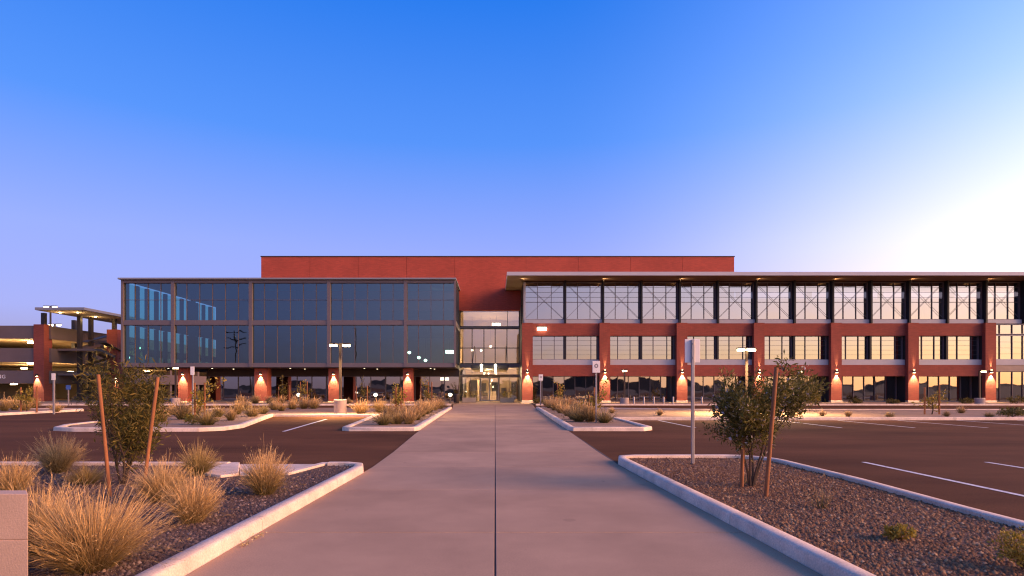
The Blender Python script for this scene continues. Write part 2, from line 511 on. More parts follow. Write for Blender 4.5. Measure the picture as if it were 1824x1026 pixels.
def spot(name, parent, loc, aim, watts, ang, blend=0.6, col=(1.0, 0.78, 0.40), r=0.03):
    l = bpy.data.lights.new(name, 'SPOT')
    l.energy = watts; l.spot_size = R(ang); l.spot_blend = blend; l.color = col; l.shadow_soft_size = r
    o = bpy.data.objects.new(name, l)
    COL.objects.link(o)
    place(o, loc, parent)
    o.rotation_euler = Vector(aim).to_track_quat('-Z', 'Y').to_euler()
    return o

def point(name, parent, loc, watts, col=(1.0, 0.66, 0.32), r=0.1):
    l = bpy.data.lights.new(name, 'POINT')
    l.energy = watts; l.color = col; l.shadow_soft_size = r
    o = bpy.data.objects.new(name, l)
    COL.objects.link(o)
    return place(o, loc, parent)

# ================================================================== THE GROUND
def sheet(name, poly, z, mat, kind='structure'):
    b = MB(); b.add([(p[0], p[1], z) for p in poly], [tuple(range(len(poly)))])
    return tag(b.build(name, mat, loc=(0, 0, z)), kind=kind)

sheet('terrain', [(-2500, -2500), (2500, -2500), (2500, 2500), (-2500, 2500)], -0.06, M['desert'])
sheet('parking_lot', [(-75, -60), (75, -60), (75, 54.2), (-75, 54.2)], 0.0, M['asphalt'])

# low hills and trees behind the viewer: only seen mirrored in the glass
hv, hf = [], []
HX = np.linspace(-900, 900, 361)
hh = 3.5 + 3.5 * np.sin(HX / 97.0 + 1.0) + 2.6 * np.sin(HX / 41.0) + 1.4 * np.sin(HX / 13.0 + 2) + rng.normal(0, 0.6, len(HX))
hh = np.clip(hh, 1.2, None)
for i, x in enumerate(HX):
    hv += [(x, -330, -0.2), (x, -350, 1.2 + hh[i]), (x, -420, -0.2)]
for i in range(len(HX) - 1):
    a = i * 3
    hf += [(a, a + 3, a + 4, a + 1), (a + 1, a + 4, a + 5, a + 2)]
tag(MB().add(hv, hf).build('hills', M['hills']), kind='structure')

# ---- the wide concrete walkway, laid in slabs
edge_y = [1.0, 5.2, 7.0, 11.6, 13.5, 22.2, 46.0, 60.0]
edge_l = [-2.72, -2.70, -2.66, -2.52, -2.52, -2.88, -3.35, -4.2]
edge_r = [2.92, 2.86, 2.80, 2.62, 2.58, 2.76, 3.15, 3.7]
def path_edge(Y): return float(np.interp(Y, edge_y, edge_l)), float(np.interp(Y, edge_y, edge_r))
path = empty('path', (0, 2, 0), kind='structure')
ys = [1.2, 3.9]
while ys[-1] < 44:
    ys.append(ys[-1] + 2.75)
ys += [49.0, 54.0]
for a, b_ in zip(ys[:-1], ys[1:]):
    for s in (0, 1):
        pts = []
        for Y in (a + 0.008, b_ - 0.008):
            l, r_ = path_edge(Y)
            pts.append(((l, -0.009) if s == 0 else (0.009, r_), Y))
        (xa, ya), (xb, yb) = pts
        poly = [(xa[0], ya), (xa[1], ya), (xb[1], yb), (xb[0], yb)]
        mb = MB().prism(poly, -0.02, 0.014)
        mb.build('slab', M['concrete'], path, bevel=0.003)
sheet('path_joint_bed', [(-2.5, 1.0), (2.5, 1.0), (3.1, 46), (3.5, 54), (-3.9, 54), (-3.2, 46), (-2.5, 13)], 0.004, M['joint'])

# ---- kerbs
def kerb(name, pts, seg=3.0, w=0.19, h=0.15, mat=None, base=0.0, side=1, label=None):
    """a line of cast kerb stones along pts (asphalt-side foot); width goes to the left of travel when side = 1"""
    mat = mat or M['kerb']
    root = empty(name, (pts[0][0], pts[0][1], base), kind='structure')
    P = [Vector((p[0], p[1], 0)) for p in pts]
    # resample
    L = [0]
    for a, b_ in zip(P[:-1], P[1:]):
        L.append(L[-1] + (b_ - a).length)
    def at(s):
        s = min(max(s, 0), L[-1])
        for i in range(len(P) - 1):
            if s <= L[i + 1] or i == len(P) - 2:
                return P[i].lerp(P[i + 1], (s - L[i]) / max(1e-6, L[i + 1] - L[i]))
    n = max(1, round(L[-1] / seg))
    for k in range(n):
        s0, s1 = L[-1] * k / n + 0.004, L[-1] * (k + 1) / n - 0.004
        cuts = [s0] + [q for q in L if s0 + 0.02 < q < s1 - 0.02] + [s1]
        prof = [(0.0, -0.03), (0.012, h - 0.035), (0.022, h - 0.012), (0.045, h), (w - 0.02, h), (w, h - 0.015), (w, -0.03)]
        v, f = [], []
        m = len(prof)
        for i, s in enumerate(cuts):
            p = at(s)
            d0 = (at(s) - at(s - 0.05)); d1 = (at(s + 0.05) - at(s))
            d = (d0.normalized() if d0.length > 1e-4 else Vector()) + (d1.normalized() if d1.length > 1e-4 else Vector())
            d.normalize()
            nrm = Vector((-d.y, d.x, 0)) * side
            v += [(p.x + nrm.x * a, p.y + nrm.y * a, base + z) for a, z in prof]
        for i in range(len(cuts) - 1):
            f += [(i * m + j, i * m + j + 1, (i + 1) * m + j + 1, (i + 1) * m + j) for j in range(m - 1)]
        f += [tuple(range(m)), tuple((len(cuts) - 1) * m + j for j in range(m))]
        MB().add(v, f).build('curb_stone', mat, root, smooth=True)
    return root

def arc(c, r, a0, a1, n=7):
    return [(c[0] + r * math.cos(R(a0 + (a1 - a0) * k / (n - 1))), c[1] + r * math.sin(R(a0 + (a1 - a0) * k / (n - 1)))) for k in range(n)]

# near island on the left (gravel, grasses)
GL = -2.53
nearL = [(-2.72, 1.0), (-2.70, 5.2), (-2.66, 7.0), (-2.52, 11.3), (-2.62, 11.75), (-2.95, 11.95), (-3.35, 11.95)]
kerb('curb', nearL, seg=3.0, side=1)
kerb('curb', [(-5.35, 11.95), (-14, 12.0), (-40, 12.3)], seg=3.2, side=1)
sheet('gravel_bed', [(-2.8, 1.0), (-2.78, 7), (-2.66, 11.3), (-3.3, 11.85), (-40, 12.2), (-40, 1)], 0.085, M['gravel'])
# spillway through the kerb: floor and two wing walls
spill = empty('spillway', (*G(500, 845), 0), kind='structure')
MB().prism([(-3.5, 11.98), (-5.2, 11.98), (-4.5, 10.4), (-3.9, 10.4)], 0.01, 0.092).build('spillway_floor', M['kerb'], spill)
MB().prism([(-5.2, 12.0), (-5.42, 12.0), (-5.35, 10.6), (-4.75, 10.2), (-4.55, 10.45)], 0.02, 0.13).build('spillway_wing', M['kerb'], spill, bevel=0.015)
MB().prism([(-3.36, 12.0), (-3.52, 12.0), (-3.86, 10.55), (-3.68, 10.5)], 0.02, 0.13).build('spillway_wing', M['kerb'], spill, bevel=0.015)

# near island on the right
nearR = [(2.92, 1.0), (2.86, 5.2), (2.80, 7.0), (2.62, 12.6), (2.72, 13.05), (3.1, 13.22), (5.0, 13.25)] + arc((5.0, 12.2), 1.05, 80, 0, 6) + [(6.1, 9.7), (6.0, 7.4), (5.95, 1.0)]
kerb('curb', nearR, seg=3.0, side=-1)
sheet('gravel_bed', [(3.0, 1), (2.95, 6), (2.75, 12.6), (3.1, 13.1), (5.0, 13.12), (5.85, 12.6), (5.95, 11.5), (5.95, 9.7), (5.85, 1)], 0.085, M['gravel_brown'])

# middle planter on the left with the row of grasses and the wide bed
midL = [(-3.35, 45.6), (-2.90, 22.6), (-3.05, 22.25), (-5.5, 22.2), (-5.85, 22.5), (-6.75, 33.0), (-12.55, 33.3), (-10.25, 24.0), (-10.35, 22.5), (-11.0, 21.95),
        (-15.6, 21.9), (-16.8, 22.4), (-17.6, 24.0), (-20.5, 43.5)]
kerb('curb', midL, seg=3.0, side=-1, w=0.26)
sheet('gravel_bed', [(-3.5, 45.4), (-3.05, 22.5), (-5.6, 22.4), (-6.9, 33.2), (-12.75, 33.5), (-10.45, 24.0), (-11, 22.15), (-15.6, 22.1), (-17.4, 24.0), (-20.4, 43.5), (-12, 44.8)], 0.10, M['tan_gravel'])
# middle planter on the right and the long head strip
midR = [(3.15, 45.6), (2.78, 22.6), (2.95, 22.25), (5.6, 22.2), (6.05, 22.7), (6.15, 29.6), (60, 29.6)]
kerb('curb', midR, seg=3.0, side=1, w=0.26)
kerb('curb', [(60, 40.6), (14, 41.2), (3.6, 45.4)], seg=4.0, side=1)
sheet('gravel_bed', [(3.3, 45.4), (2.95, 22.4), (5.9, 22.5), (6.0, 29.7), (60, 29.7), (60, 40.5), (14, 41.1), (3.7, 45.2)], 0.10, M['tan_gravel'])
# far-left island
farL = [(-29.3, 31.0), (-28.9, 36), (-28.6, 41.0), (-29.5, 42.2), (-60, 42.4)]
kerb('curb', [(-60, 30.0), (-30.2, 30.2)] + farL, seg=4.0, side=1, w=0.3)
sheet('gravel_bed', [(-60, 30.2), (-30.2, 30.4), (-29.5, 31.2), (-28.8, 41.0), (-29.6, 42.0), (-60, 42.2)], 0.10, M['tan_gravel'])
# strip in front of the building
kerb('curb', [(-42, 53.6), (-4.0, 53.6)], seg=4.5, side=1, w=0.3)
kerb('curb', [(3.7, 53.6), (62, 53.6)], seg=4.5, side=1, w=0.3)
sheet('planting_strip', [(-42, 53.7), (-3.9, 53.7), (-3.9, 66), (-42, 66)], 0.10, M['tan_gravel'])
sheet('planting_strip', [(3.6, 53.7), (62, 53.7), (62, 66), (3.6, 66)], 0.10, M['tan_gravel'])
sheet('garage_court', [(-75, 54), (-42, 54), (-42, 110), (-75, 110)], 0.02, M['tan_gravel'])
sheet('entry_plaza', [(-3.95, 53.5), (3.65, 53.5), (3.65, 80), (-3.95, 80)], 0.03, M['concrete'])

# ---- painted markings
def stripe(x0, y0, x1, y1, w=0.11):
    d = Vector((x1 - x0, y1 - y0)).normalized(); n = Vector((-d.y, d.x)) * w / 2
    sheet('road_marking', [(x0 + n.x, y0 + n.y), (x1 + n.x, y1 + n.y), (x1 - n.x, y1 - n.y), (x0 - n.x, y0 - n.y)], 0.005, M['paint'])
stripe(-7.9, 22.0, -8.75, 30.6, 0.13)
for k in range(8):
    stripe(8.15 + 2.98 * k, 24.0, 8.15 + 2.98 * k, 29.4)
for k in range(4):
    stripe(8.12 + 2.7 * k, 13.0, 7.95 + 2.7 * k, 6.0)
stripe(22.5, 43.6, 27.0, 43.6, 0.45)

# ---- loose stones on the two near beds (too many and too small to pick apart)
ICO_V = np.array([(0, 0, 1), (1, 0, 0.1), (0.2, 0.95, 0), (-0.9, 0.35, 0.1), (-0.5, -0.9, 0), (0.6, -0.8, 0.15)], dtype=np.float32)
ICO_F = np.array([(0, 1, 2), (0, 2, 3), (0, 3, 4), (0, 4, 5), (0, 5, 1)])
def stones(name, n, sampler, label, mat, smin=0.007, smax=0.027):
    P = sampler(n)
    n = len(P)
    s = (smin + (smax - smin) * rng.random((n, 1, 1)) ** 3.5) * rng.uniform(0.7, 1.3, (n, 1, 3))
    a = rng.uniform(0, 2 * np.pi, n)
    c, d = np.cos(a), np.sin(a)
    V = ICO_V[None] * s
    x = V[..., 0] * c[:, None] - V[..., 1] * d[:, None]
    y = V[..., 0] * d[:, None] + V[..., 1] * c[:, None]
    V = np.stack([x + P[:, None, 0], y + P[:, None, 1], V[..., 2] + 0.086], -1).reshape(-1, 3)
    Fq = (ICO_F[None] + (np.arange(n) * 6)[:, None, None]).reshape(-1, 3)
    o = link(name, np_mesh(name, V, Fq, M[mat]), (0, 0, 0))
    return tag(o, label, 'gravel', kind='stuff')
def samp_left(n):
    Y = 4.2 + 7.6 * rng.random(n * 2) ** 1.5
    X = rng.uniform(-10.5, -2.75, n * 2)
    ok = (X > -0.84 * Y - 0.6) & ~((X > -5.5) & (X < -3.4) & (Y > 10.2))
    return np.stack([X[ok], Y[ok]], -1)[:n]
def samp_right(n):
    Y = 4.2 + 8.8 * rng.random(n * 2) ** 1.5
    X = rng.uniform(2.85, 5.9, n * 2)
    ok = (X > 3.1 - 0.03 * Y) & (X < 0.92 * Y + 0.5)
    return np.stack([X[ok], Y[ok]], -1)[:n]
stones('gravel_stones', 38000, samp_left, 'loose dark gravel covering the near bed left of the walkway', 'stones')
stones('gravel_stones', 34000, samp_right, 'loose brown gravel covering the near bed right of the walkway', 'stones_brown')

# ================================================================== THE BUILDING
YB = 61.0                                              # front of the brick piers and of the glass box
bld = empty('office_building', (0, YB, 0), 'long three-storey red brick and glass office building facing the walkway', 'building')

PANE = {}
def pane(parent, mat, x0, x1, y, z0, z1):
    """one glass pane, a hair out of true like real glazing"""
    if mat.name not in PANE:
        me = bpy.data.meshes.new('pane_' + mat.name)
        me.from_pydata([(-.5, 0, -.5), (.5, 0, -.5), (.5, 0, .5), (-.5, 0, .5)], [], [(0, 1, 2, 3)])
        me.materials.append(mat)
        PANE[mat.name] = me
    o = bpy.data.objects.new('pane', PANE[mat.name])
    COL.objects.link(o)
    place(o, ((x0 + x1) / 2, y, (z0 + z1) / 2), parent)
    o.scale = (x1 - x0, 1, z1 - z0)
    o.rotation_euler = (R(random.gauss(0, 0.14)), 0, R(random.gauss(0, 0.14)))
    return o

def window(parent, gmat, x0, x1, y, z0, z1, cols, rows, fmat, t=0.06, depth=0.14, mull=0.05, mmat=None, hbars=(), name='window'):
    """frame ring + panes + mullions; cols / rows are inner division positions"""
    mmat = mmat or fmat
    b = MB()
    b.box(x0, x1, y - depth, y + 0.05, z0, z0 + t); b.box(x0, x1, y - depth, y + 0.05, z1 - t, z1)
    b.box(x0, x0 + t, y - depth + 0.003, y + 0.047, z0 + t, z1 - t); b.box(x1 - t, x1, y - depth + 0.003, y + 0.047, z0 + t, z1 - t)
    w = b.build(name, fmat, parent, loc=((x0 + x1) / 2, y, z0))
    xs = [x0 + t] + list(cols) + [x1 - t]
    zs = [z0 + t] + list(rows) + [z1 - t]
    for a, c in zip(xs[:-1], xs[1:]):
        for d, e in zip(zs[:-1], zs[1:]):
            pane(w, gmat, a, c, y, d, e)
    for c in cols:
        box('mullion', w, mmat, c - mull / 2, c + mull / 2, y - depth * 0.7, y - 0.004, z0 + t, z1 - t)
    for r_ in rows:
        box('transom', w, mmat, x0 + t, x1 - t, y - depth * 0.6, y - 0.006, r_ - mull / 2, r_ + mull / 2)
    for r_ in hbars:
        box('glazing_bar', w, mmat, x0 + t, x1 - t, y - 0.06, y - 0.02, r_ - 0.009, r_ + 0.009)
    return w

# ---- right wing ---------------------------------------------------
pier_px = [930, 1068, 1205.5, 1343, 1480.5, 1618, 1755.5, 1893]
ZT = PZ(575, YB)                                       # top of the brick frame
Z_B1, Z_W2T, Z_SILL, Z_SB, Z_LB = ZT, PZ(598, 61.5), PZ(640.5, 61.5), PZ(650, 61.5), PZ(670, 61.5)
YBAND, YG2, YG3, YG1 = 61.43, 62.0, 62.0, 62.9
PW = 19 * YB / F
pier_x = [PX(p, YB) for p in pier_px]
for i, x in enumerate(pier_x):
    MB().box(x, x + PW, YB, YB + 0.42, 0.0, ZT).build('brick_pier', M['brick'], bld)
    MB().box(x + 0.012, x + PW - 0.012, YB + 0.421, YG1 + 0.4, 0.0, ZT - 0.01).build('shade_black_return', M['black'], bld)  # brick pier sides coloured black, standing in for their shade
    MB().box(x - 0.05, x + PW + 0.05, YB - 0.05, YB + 0.4, 0.0, 0.28).build('pier_base', M['kerb'], bld, bevel=0.02)
fin_px = [1007.5, 1075.5, 1144, 1212.5, 1281, 1349.5, 1418, 1486.5, 1555, 1623.5, 1692, 1760.5, 1829, 1897]
fin_x = [PX(p, YG3 - 0.8) for p in fin_px]
XL = PX(934, YG3)
XR = PX(1965, YG3)
# brick bands and second-floor windows
for i in range(len(pier_x) - 1):
    a, b_ = pier_x[i] + PW - 0.012, pier_x[i + 1] + 0.012
    if i < 6:
        MB().box(a, b_, YBAND, YBAND + 0.9, Z_W2T, ZT - 0.003).build('brick_band', M['brick'], bld)
        MB().box(a, b_, YBAND, YBAND + 1.0, Z_LB, Z_SB).build('brick_band', M['brick'], bld)
        MB().box(a, b_, YBAND + 0.1, YG2 + 0.1, Z_SB + 0.003, Z_SILL).build('window_sill', M['sill'], bld)
        fx = fin_x[2 * i]                              # black fin in the middle of the bay
        gx = PX(fin_px[2 * i], YG2)
        box('window_fin', bld, M['black'], fx - 0.1, fx + 0.1, YBAND + 0.12, YG2 + 0.1, Z_SILL + 0.002, Z_W2T - 0.002)
        for (u, v, n) in ((a, fx - 0.1, 0), (fx + 0.1, b_, 1)):
            wd = v - u
            cols = [u + wd * 0.30, u + wd * 0.70] if n == 0 else [u + wd * 0.36, u + wd * 0.78]
            zs = [Z_SILL + (Z_W2T - Z_SILL) * q for q in (0.21, 0.41, 0.61, 0.81)]
            window(bld, M['glassR'], u, v, YG2, Z_SILL, Z_W2T, cols, [], M['frame'], t=0.05, mmat=M['thinframe'], hbars=zs)
        # ground floor glass, set back under the band
        n = 6
        wd = (b_ - a) / n
        window(bld, M['glassG'], a, b_, YG1, 0.14, Z_LB + 0.35, [a + wd * k for k in range(1, n)], [], M['thinframe'], t=0.06, mull=0.06, name='storefront')
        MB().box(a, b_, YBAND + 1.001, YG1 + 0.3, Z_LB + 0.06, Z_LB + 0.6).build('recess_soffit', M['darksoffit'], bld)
        MB().box(a, b_, YG1 - 0.1, YG1 + 0.2, 0.0, 0.139).build('plinth', M['kerb'], bld)
    else:                                              # all-glass bay at the right edge of the picture
        wd = (b_ - a)
        cols = [a + wd * q for q in (0.17, 0.36, 0.52, 0.68, 0.84)]
        window(bld, M['glassR'], a, b_, YG2, PZ(596, 62.2), ZT - 0.05, cols, [], M['sill'], t=0.06, mmat=M['frame'])
        window(bld, M['glassR'], a, b_, YG2, Z_SILL, PZ(597.5, 62.2), cols, [], M['sill'], t=0.06, mmat=M['frame'],
               hbars=[Z_SILL + 2.5 * q for q in (0.25, 0.5, 0.75)])
        box('window_sill', bld, M['sill'], a, b_, YBAND + 0.4, YG2 + 0.1, Z_SB + 0.01, Z_SILL - 0.002)
        box('spandrel', bld, M['tanband'], a, b_, YBAND + 0.45, YG2 + 0.1, PZ(661, 62), Z_SB)
        window(bld, M['glassG'], a, b_, YG2, 0.14, PZ(661.5, 62), cols, [], M['thinframe'], name='storefront')
# top floor: a run of big windows between black fins, crossed by thin braces
Z3B, Z3T = PZ(573.5, YG3), PZ(503, YG3)
MB().box(XL, XR, YBAND + 0.25, YG3 + 0.1, ZT + 0.002, Z3B + 0.22).build('window_sill', M['sill'], bld)
xs = [XL] + fin_x
for i, (a, b_) in enumerate(zip(xs[:-1], xs[1:])):
    box('window_fin', bld, M['black'], b_ - 0.09, b_ + 0.09, YG3 - 0.62, YG3 + 0.1, ZT + 0.004, Z3T + 0.5)
    u, v = (a + 0.09 if i else a), b_ - 0.09
    wd = v - u
    H = Z3T - Z3B - 0.22
    z0 = Z3B + 0.22
    w = window(bld, M['glassR'], u, v, YG3, z0, Z3T, [u + wd * 0.33, u + wd * 0.68], [z0 + H * 0.47], M['frame'], t=0.07, mull=0.045, mmat=M['thinframe'],
               hbars=[z0 + H * q for q in (0.60, 0.73, 0.86)])
    bar('brace', w, M['thinframe'], (u + 0.1, YG3 - 0.10, z0 + 0.15), (v - 0.1, YG3 - 0.10, Z3T - 0.15), 0.026)
    bar('brace', w, M['thinframe'], (v - 0.1, YG3 - 0.16, z0 + 0.15), (u + 0.1, YG3 - 0.16, Z3T - 0.15), 0.026)
box('header_beam', bld, M['black'], XL, XR, YG3 - 0.05, YG3 + 0.3, Z3T, Z3T + 0.75)
box('corner_post', bld, M['sill'], XL - 0.10, XL + 0.12, YG3 - 0.22, YG3 + 0.15, ZT + 0.003, Z3T)
# roof canopy
ZC = PZ(490.5, 58.8)
canopy = MB().box(PX(903, 58.8), XR, 58.8, 69.0, ZC, ZC + 0.36).build('roof_canopy', M['fascia_pale'], bld)
box('soffit', canopy, M['soffit'], PX(903, 58.8) + 0.05, XR, 58.9, 67.9, ZC - 0.03, ZC - 0.002)
for k, px in enumerate((930, 1075, 1212, 1349, 1486, 1623, 1760)):
    x = PX(px, 60.6)
    MB().lathe((x, 60.6, ZC - 0.36), [(0.05, 0), (0.07, 0.02), (0.07, 0.06)], 12).build('uplight', M['steel'], canopy)
    box('uplight_stem', canopy, M['steel'], x - 0.015, x + 0.015, 60.585, 60.615, ZC - 0.30, ZC - 0.031)
    spot('downlight_lamp', canopy, (x, 60.52, ZC - 0.27), (0.6, 0.0, 1), 40, 140, 0.9, (1.0, 0.66, 0.34), 0.05)
# body: floors, back walls, end wall
for z in (3.75, 7.75):
    box('floor_slab', bld, M['interior'], 3.9, XR, 62.6, 74.0, z, z + 0.45)
box('back_wall', bld, M['interior'], 3.9, XR, 74.0, 74.3, 0.0, ZC)
MB().box(2.95, 3.25, 62.1, 75.0, 0, ZC - 0.05).build('end_wall', M['black'], bld)
box('ground_floor', bld, M['interior'], 3.4, XR, 64.4, 74.0, 0.02, 0.1)
box('end_wall', bld, M['interior'], XR, XR + 0.3, 61.8, 75.0, 0, ZC)
for k in range(1, 7):
    box('interior_column', bld, M['interior'], pier_x[k] + 0.3, pier_x[k] + 0.7, 66.0, 66.4, 0.1, ZC)

# ---- red upper block ------------------------------------------------
YR = 68.0
ZR0, ZR1 = PZ(553, YR), PZ(457.5, YR)
seams = [PX(p, YR) for p in (465, 552, 638, 724, 810, 937, 1030, 1123, 1216, 1308)]
for a, b_ in zip(seams[:-1], seams[1:]):
    MB().box(a + 0.012, b_ - 0.012, YR, YR + 0.25, ZR0, ZR1).build('wall_panel', M['brick_upper'], bld)
MB().box(seams[0] + 0.05, seams[-1] - 0.05, YR + 0.1, YR + 14, ZR0 + 0.1, ZR1 - 0.15).build('upper_block', M['brick'], bld)
MB().box(seams[0] - 0.05, seams[-1] + 0.05, YR - 0.06, YR + 14, ZR1, ZR1 + 0.10).build('coping', M['steel'], bld)

# ---- entry -----------------------------------------------------------
YE = 68.35
exl, exr = PX(819, YE), PX(926, YE)
zt1, zt2, zt3, zt4 = PZ(553, YE) + 0.1, PZ(584, YE), PZ(648, YE), PZ(668, YE)
window(bld, M['glassE'], exl, exr, YE, zt2 + 0.08, zt1, [PX(904, YE)], [], M['black'], t=0.1, name='entry_window')
window(bld, M['glassE'], exl, exr, YE, zt3, zt2 - 0.08, [PX(p, YE) for p in (841, 862, 882, 903)], [PZ(620, YE)], M['black'], t=0.07, mull=0.09, name='entry_window')
box('entry_beam', bld, M['frame'], exl, exr, YE - 0.25, YE + 0.1, zt2 - 0.078, zt2 + 0.078)
box('entry_beam', bld, M['frame'], exl, exr, YE - 0.2, YE + 0.1, zt3 - 0.40, zt3 - 0.002)
window(bld, M['glassE'], exl, exr, YE, zt4, zt3 - 0.41, [PX(p, YE) for p in (841, 862, 882, 903)], [], M['frame'], t=0.06, name='entry_window')
box('entry_beam', bld, M['soft'] if False else M['tanband'], exl, exr, YE - 0.15, YE + 0.1, zt4 - 0.2, zt4 - 0.002)
window(bld, M['glassE'], exl, PX(855, YE), YE, 0.05, zt4 - 0.21, [PX(838, YE)], [], M['frame'], t=0.06, name='entry_window')
window(bld, M['glassE'], PX(889, YE), exr, YE, 0.05, zt4 - 0.21, [PX(907, YE)], [], M['frame'], t=0.06, name='entry_window')
door = window(bld, M['glassE'], PX(855, YE), PX(889, YE), YE - 0.05, 0.05, zt4 - 0.21, [PX(872, YE)], [], M['sill'], t=0.14, mull=0.12, name='entry_door')
box('door_handle', door, M['galv'], PX(870, YE), PX(870.6, YE), YE - 0.28, YE - 0.22, 0.9, 1.3)
box('door_handle', door, M['galv'], PX(873.4, YE), PX(874, YE), YE - 0.28, YE - 0.22, 0.9, 1.3)
box('entry_return', bld, M['black'], exr, exr + 0.25, 64.5, YE + 0.2, 0.0, zt1)
box('lobby_floor', bld, M['intwall'], exl, exr, YE + 0.1, 78, 0.03, 0.06)
box('lobby_back_wall', bld, M['intwall'], exl - 6, exr + 6, 78, 78.2, 0, zt1)
box('lobby_side_wall', bld, M['intwall'], exl - 0.25, exl - 0.02, YE + 0.3, 78, 0, zt1)
box('lobby_side_wall', bld, M['intwall'], exr + 0.26, exr + 0.5, YE + 0.3, 78, 0, zt1)
box('lobby_ceiling', bld, M['intwall'], exl - 0.3, exr + 0.5, YE + 0.15, 78, ZR0 - 0.12, ZR0 + 0.09)
box('lobby_bridge', bld, M['intwall'], exl, exr, 72, 74, 3.9, 4.4)
# lobby things seen through the glass
for px, y, n in ((832, 71.5, 0), (852, 71.5, 1)):
    box('lobby_column', bld, M['tanband'], PX(px - 1.5, y), PX(px + 1.5, y), y, y + 0.25, 0.06, 2.6)
for px0, px1, y, z in ((823, 830, 77.5, 2.7), (838, 850, 77.5, 2.6), (858, 866, 76.5, 2.2), (876, 886, 77.5, 2.4), (893, 901, 77.5, 1.6), (911, 920, 77.0, 2.5)):
    box('lobby_panel', bld, M['interior'], PX(px0, y), PX(px1, y), y, y + 0.3, 0.06, z)
for px, y in ((846, 72), (893, 72.5), (899, 73.5), (864, 73)):
    MB().box(PX(px, y) - 0.35, PX(px, y) + 0.35, y, y + 0.6, 0.06, 0.5).box(PX(px, y) - 0.35, PX(px, y) + 0.35, y + 0.45, y + 0.6, 0.5, 1.0).build('lobby_chair', M['steel'], bld)
box('lobby_desk', bld, M['tanband'], PX(862, 75), PX(884, 75), 75, 75.7, 0.06, 1.15)
# hung entry canopy
ec = MB().box(-2.55, 1.40, 61.2, 68.1, 3.62, 3.94).build('entry_canopy', M['black'], bld)
for x in (-2.4, 1.25):
    bar('hanger', ec, M['black'], (x, 61.6, 3.9), (x, 68.0, 6.4), 0.06)

# ---- left glass box ---------------------------------------------------
YL = 61.0
bx0, bx1 = PX(217, YL), PX(812, YL)
zb0, zbm0, zbm1, zb1 = PZ(655, YL), PZ(578, YL), PZ(572, YL), PZ(503, YL)
major = [217, 308.5, 447, 586, 722.5, 812]
for j, (za, zc) in enumerate(((zb0 + 0.45, zbm0 - 0.05), (zbm1 + 0.05, zb1 - 0.05))):
    for i in range(5):
        a, b_ = PX(major[i], YL) + (0.02 if i else 0), PX(major[i + 1], YL)
        n = 6 if i in (1, 2, 3) else 4
        cols = [a + (b_ - a) * k / n for k in range(1, n)]
        window(bld, M['glassL'], a, b_, YL + 0.12, za, zc, cols, ([za + (zc - za) * 0.55] if j else []), M['frame'], t=0.05, depth=0.1, mull=0.045, mmat=M['thinframe'], name='curtain_window')
for i, p in enumerate(major):
    x = PX(p, YL)
    w_ = 0.17 if 0 < i < 5 else 0.1
    x0 = x - w_ if 0 < i < 5 else (x if i == 0 else x - 0.2)
    box('curtain_post', bld, M['frame'], x0, x0 + 2 * w_, YL - 0.16, YL + 0.2, zb0 + 0.1, zb1 + 0.3)
box('curtain_beam', bld, M['frame'], bx0 + 0.02, bx1, YL - 0.10, YL + 0.2, zbm0 - 0.05, zbm1 + 0.05)
box('curtain_beam', bld, M['frame'], bx0 + 0.02, bx1, YL - 0.10, YL + 0.2, zb0 + 0.05, zb0 + 0.45)
box('curtain_beam', bld, M['frame'], bx0 + 0.02, bx1, YL - 0.12, YL + 0.2, zb1 - 0.05, zb1 + 0.22)
roofL = MB().box(bx0 - 0.15, bx1 + 0.05, YL - 0.45, 82, zb1 + 0.25, PZ(494.5, YL - 0.45)).build('box_roof', M['fascia'], bld)
# its right return and left side, glazed too
for z0_, z1_ in ((zb0 + 0.45, zbm0), (zbm1, zb1)):
    for k in range(5):
        ya, yb = YL + 0.3 + 1.4 * k, YL + 0.3 + 1.4 * (k + 1)
        w = MB().box(bx1 - 0.12, bx1 - 0.04, ya, ya + 0.08, z0_, z1_).build('side_window', M['thinframe'], bld)
        o = pane(w, M['glassL'], -0.7, 0.7, 0, z0_, z1_)
        o.location = Vector((bx1 - 0.08, (ya + yb) / 2, (z0_ + z1_) / 2)) - W[w]
        o.rotation_euler = (0, 0, R(90)); o.scale = (1.4, 1, z1_ - z0_)
    for k in range(11):
        ya = YL + 0.3 + 1.8 * k
        w = MB().box(bx0 + 0.02, bx0 + 0.32, ya, ya + 0.45, z0_, z1_).build('side_window', M['interior'], bld)
        o = pane(w, M['glassS'], -0.7, 0.7, 0, z0_, z1_)
        o.location = Vector((bx0 + 0.08, ya + 1.1, (z0_ + z1_) / 2)) - W[w]
        o.rotation_euler = (0, 0, R(90)); o.scale = (1.35, 1, z1_ - z0_)
box('curtain_beam', bld, M['frame'], bx1 - 0.15, bx1 - 0.01, YL + 0.21, 67.9, zbm0 - 0.1, zbm1 + 0.1)
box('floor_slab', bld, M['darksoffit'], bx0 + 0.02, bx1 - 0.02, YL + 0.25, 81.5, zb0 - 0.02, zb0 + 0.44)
box('floor_slab', bld, M['interior'], bx0 + 0.4, bx1 - 0.2, YL + 0.25, 81.5, zbm0 - 0.02, zbm1 + 0.02)
box('back_wall', bld, M['interior'], bx0 + 0.02, bx1 - 0.2, 81.5, 81.8, zb0, zb1 + 0.2)
for k in range(6):
    box('interior_column', bld, M['interior'], bx0 + 4 + 6 * k, bx0 + 4.4 + 6 * k, 67, 67.4, zb0 + 0.4, zb1 + 0.2)
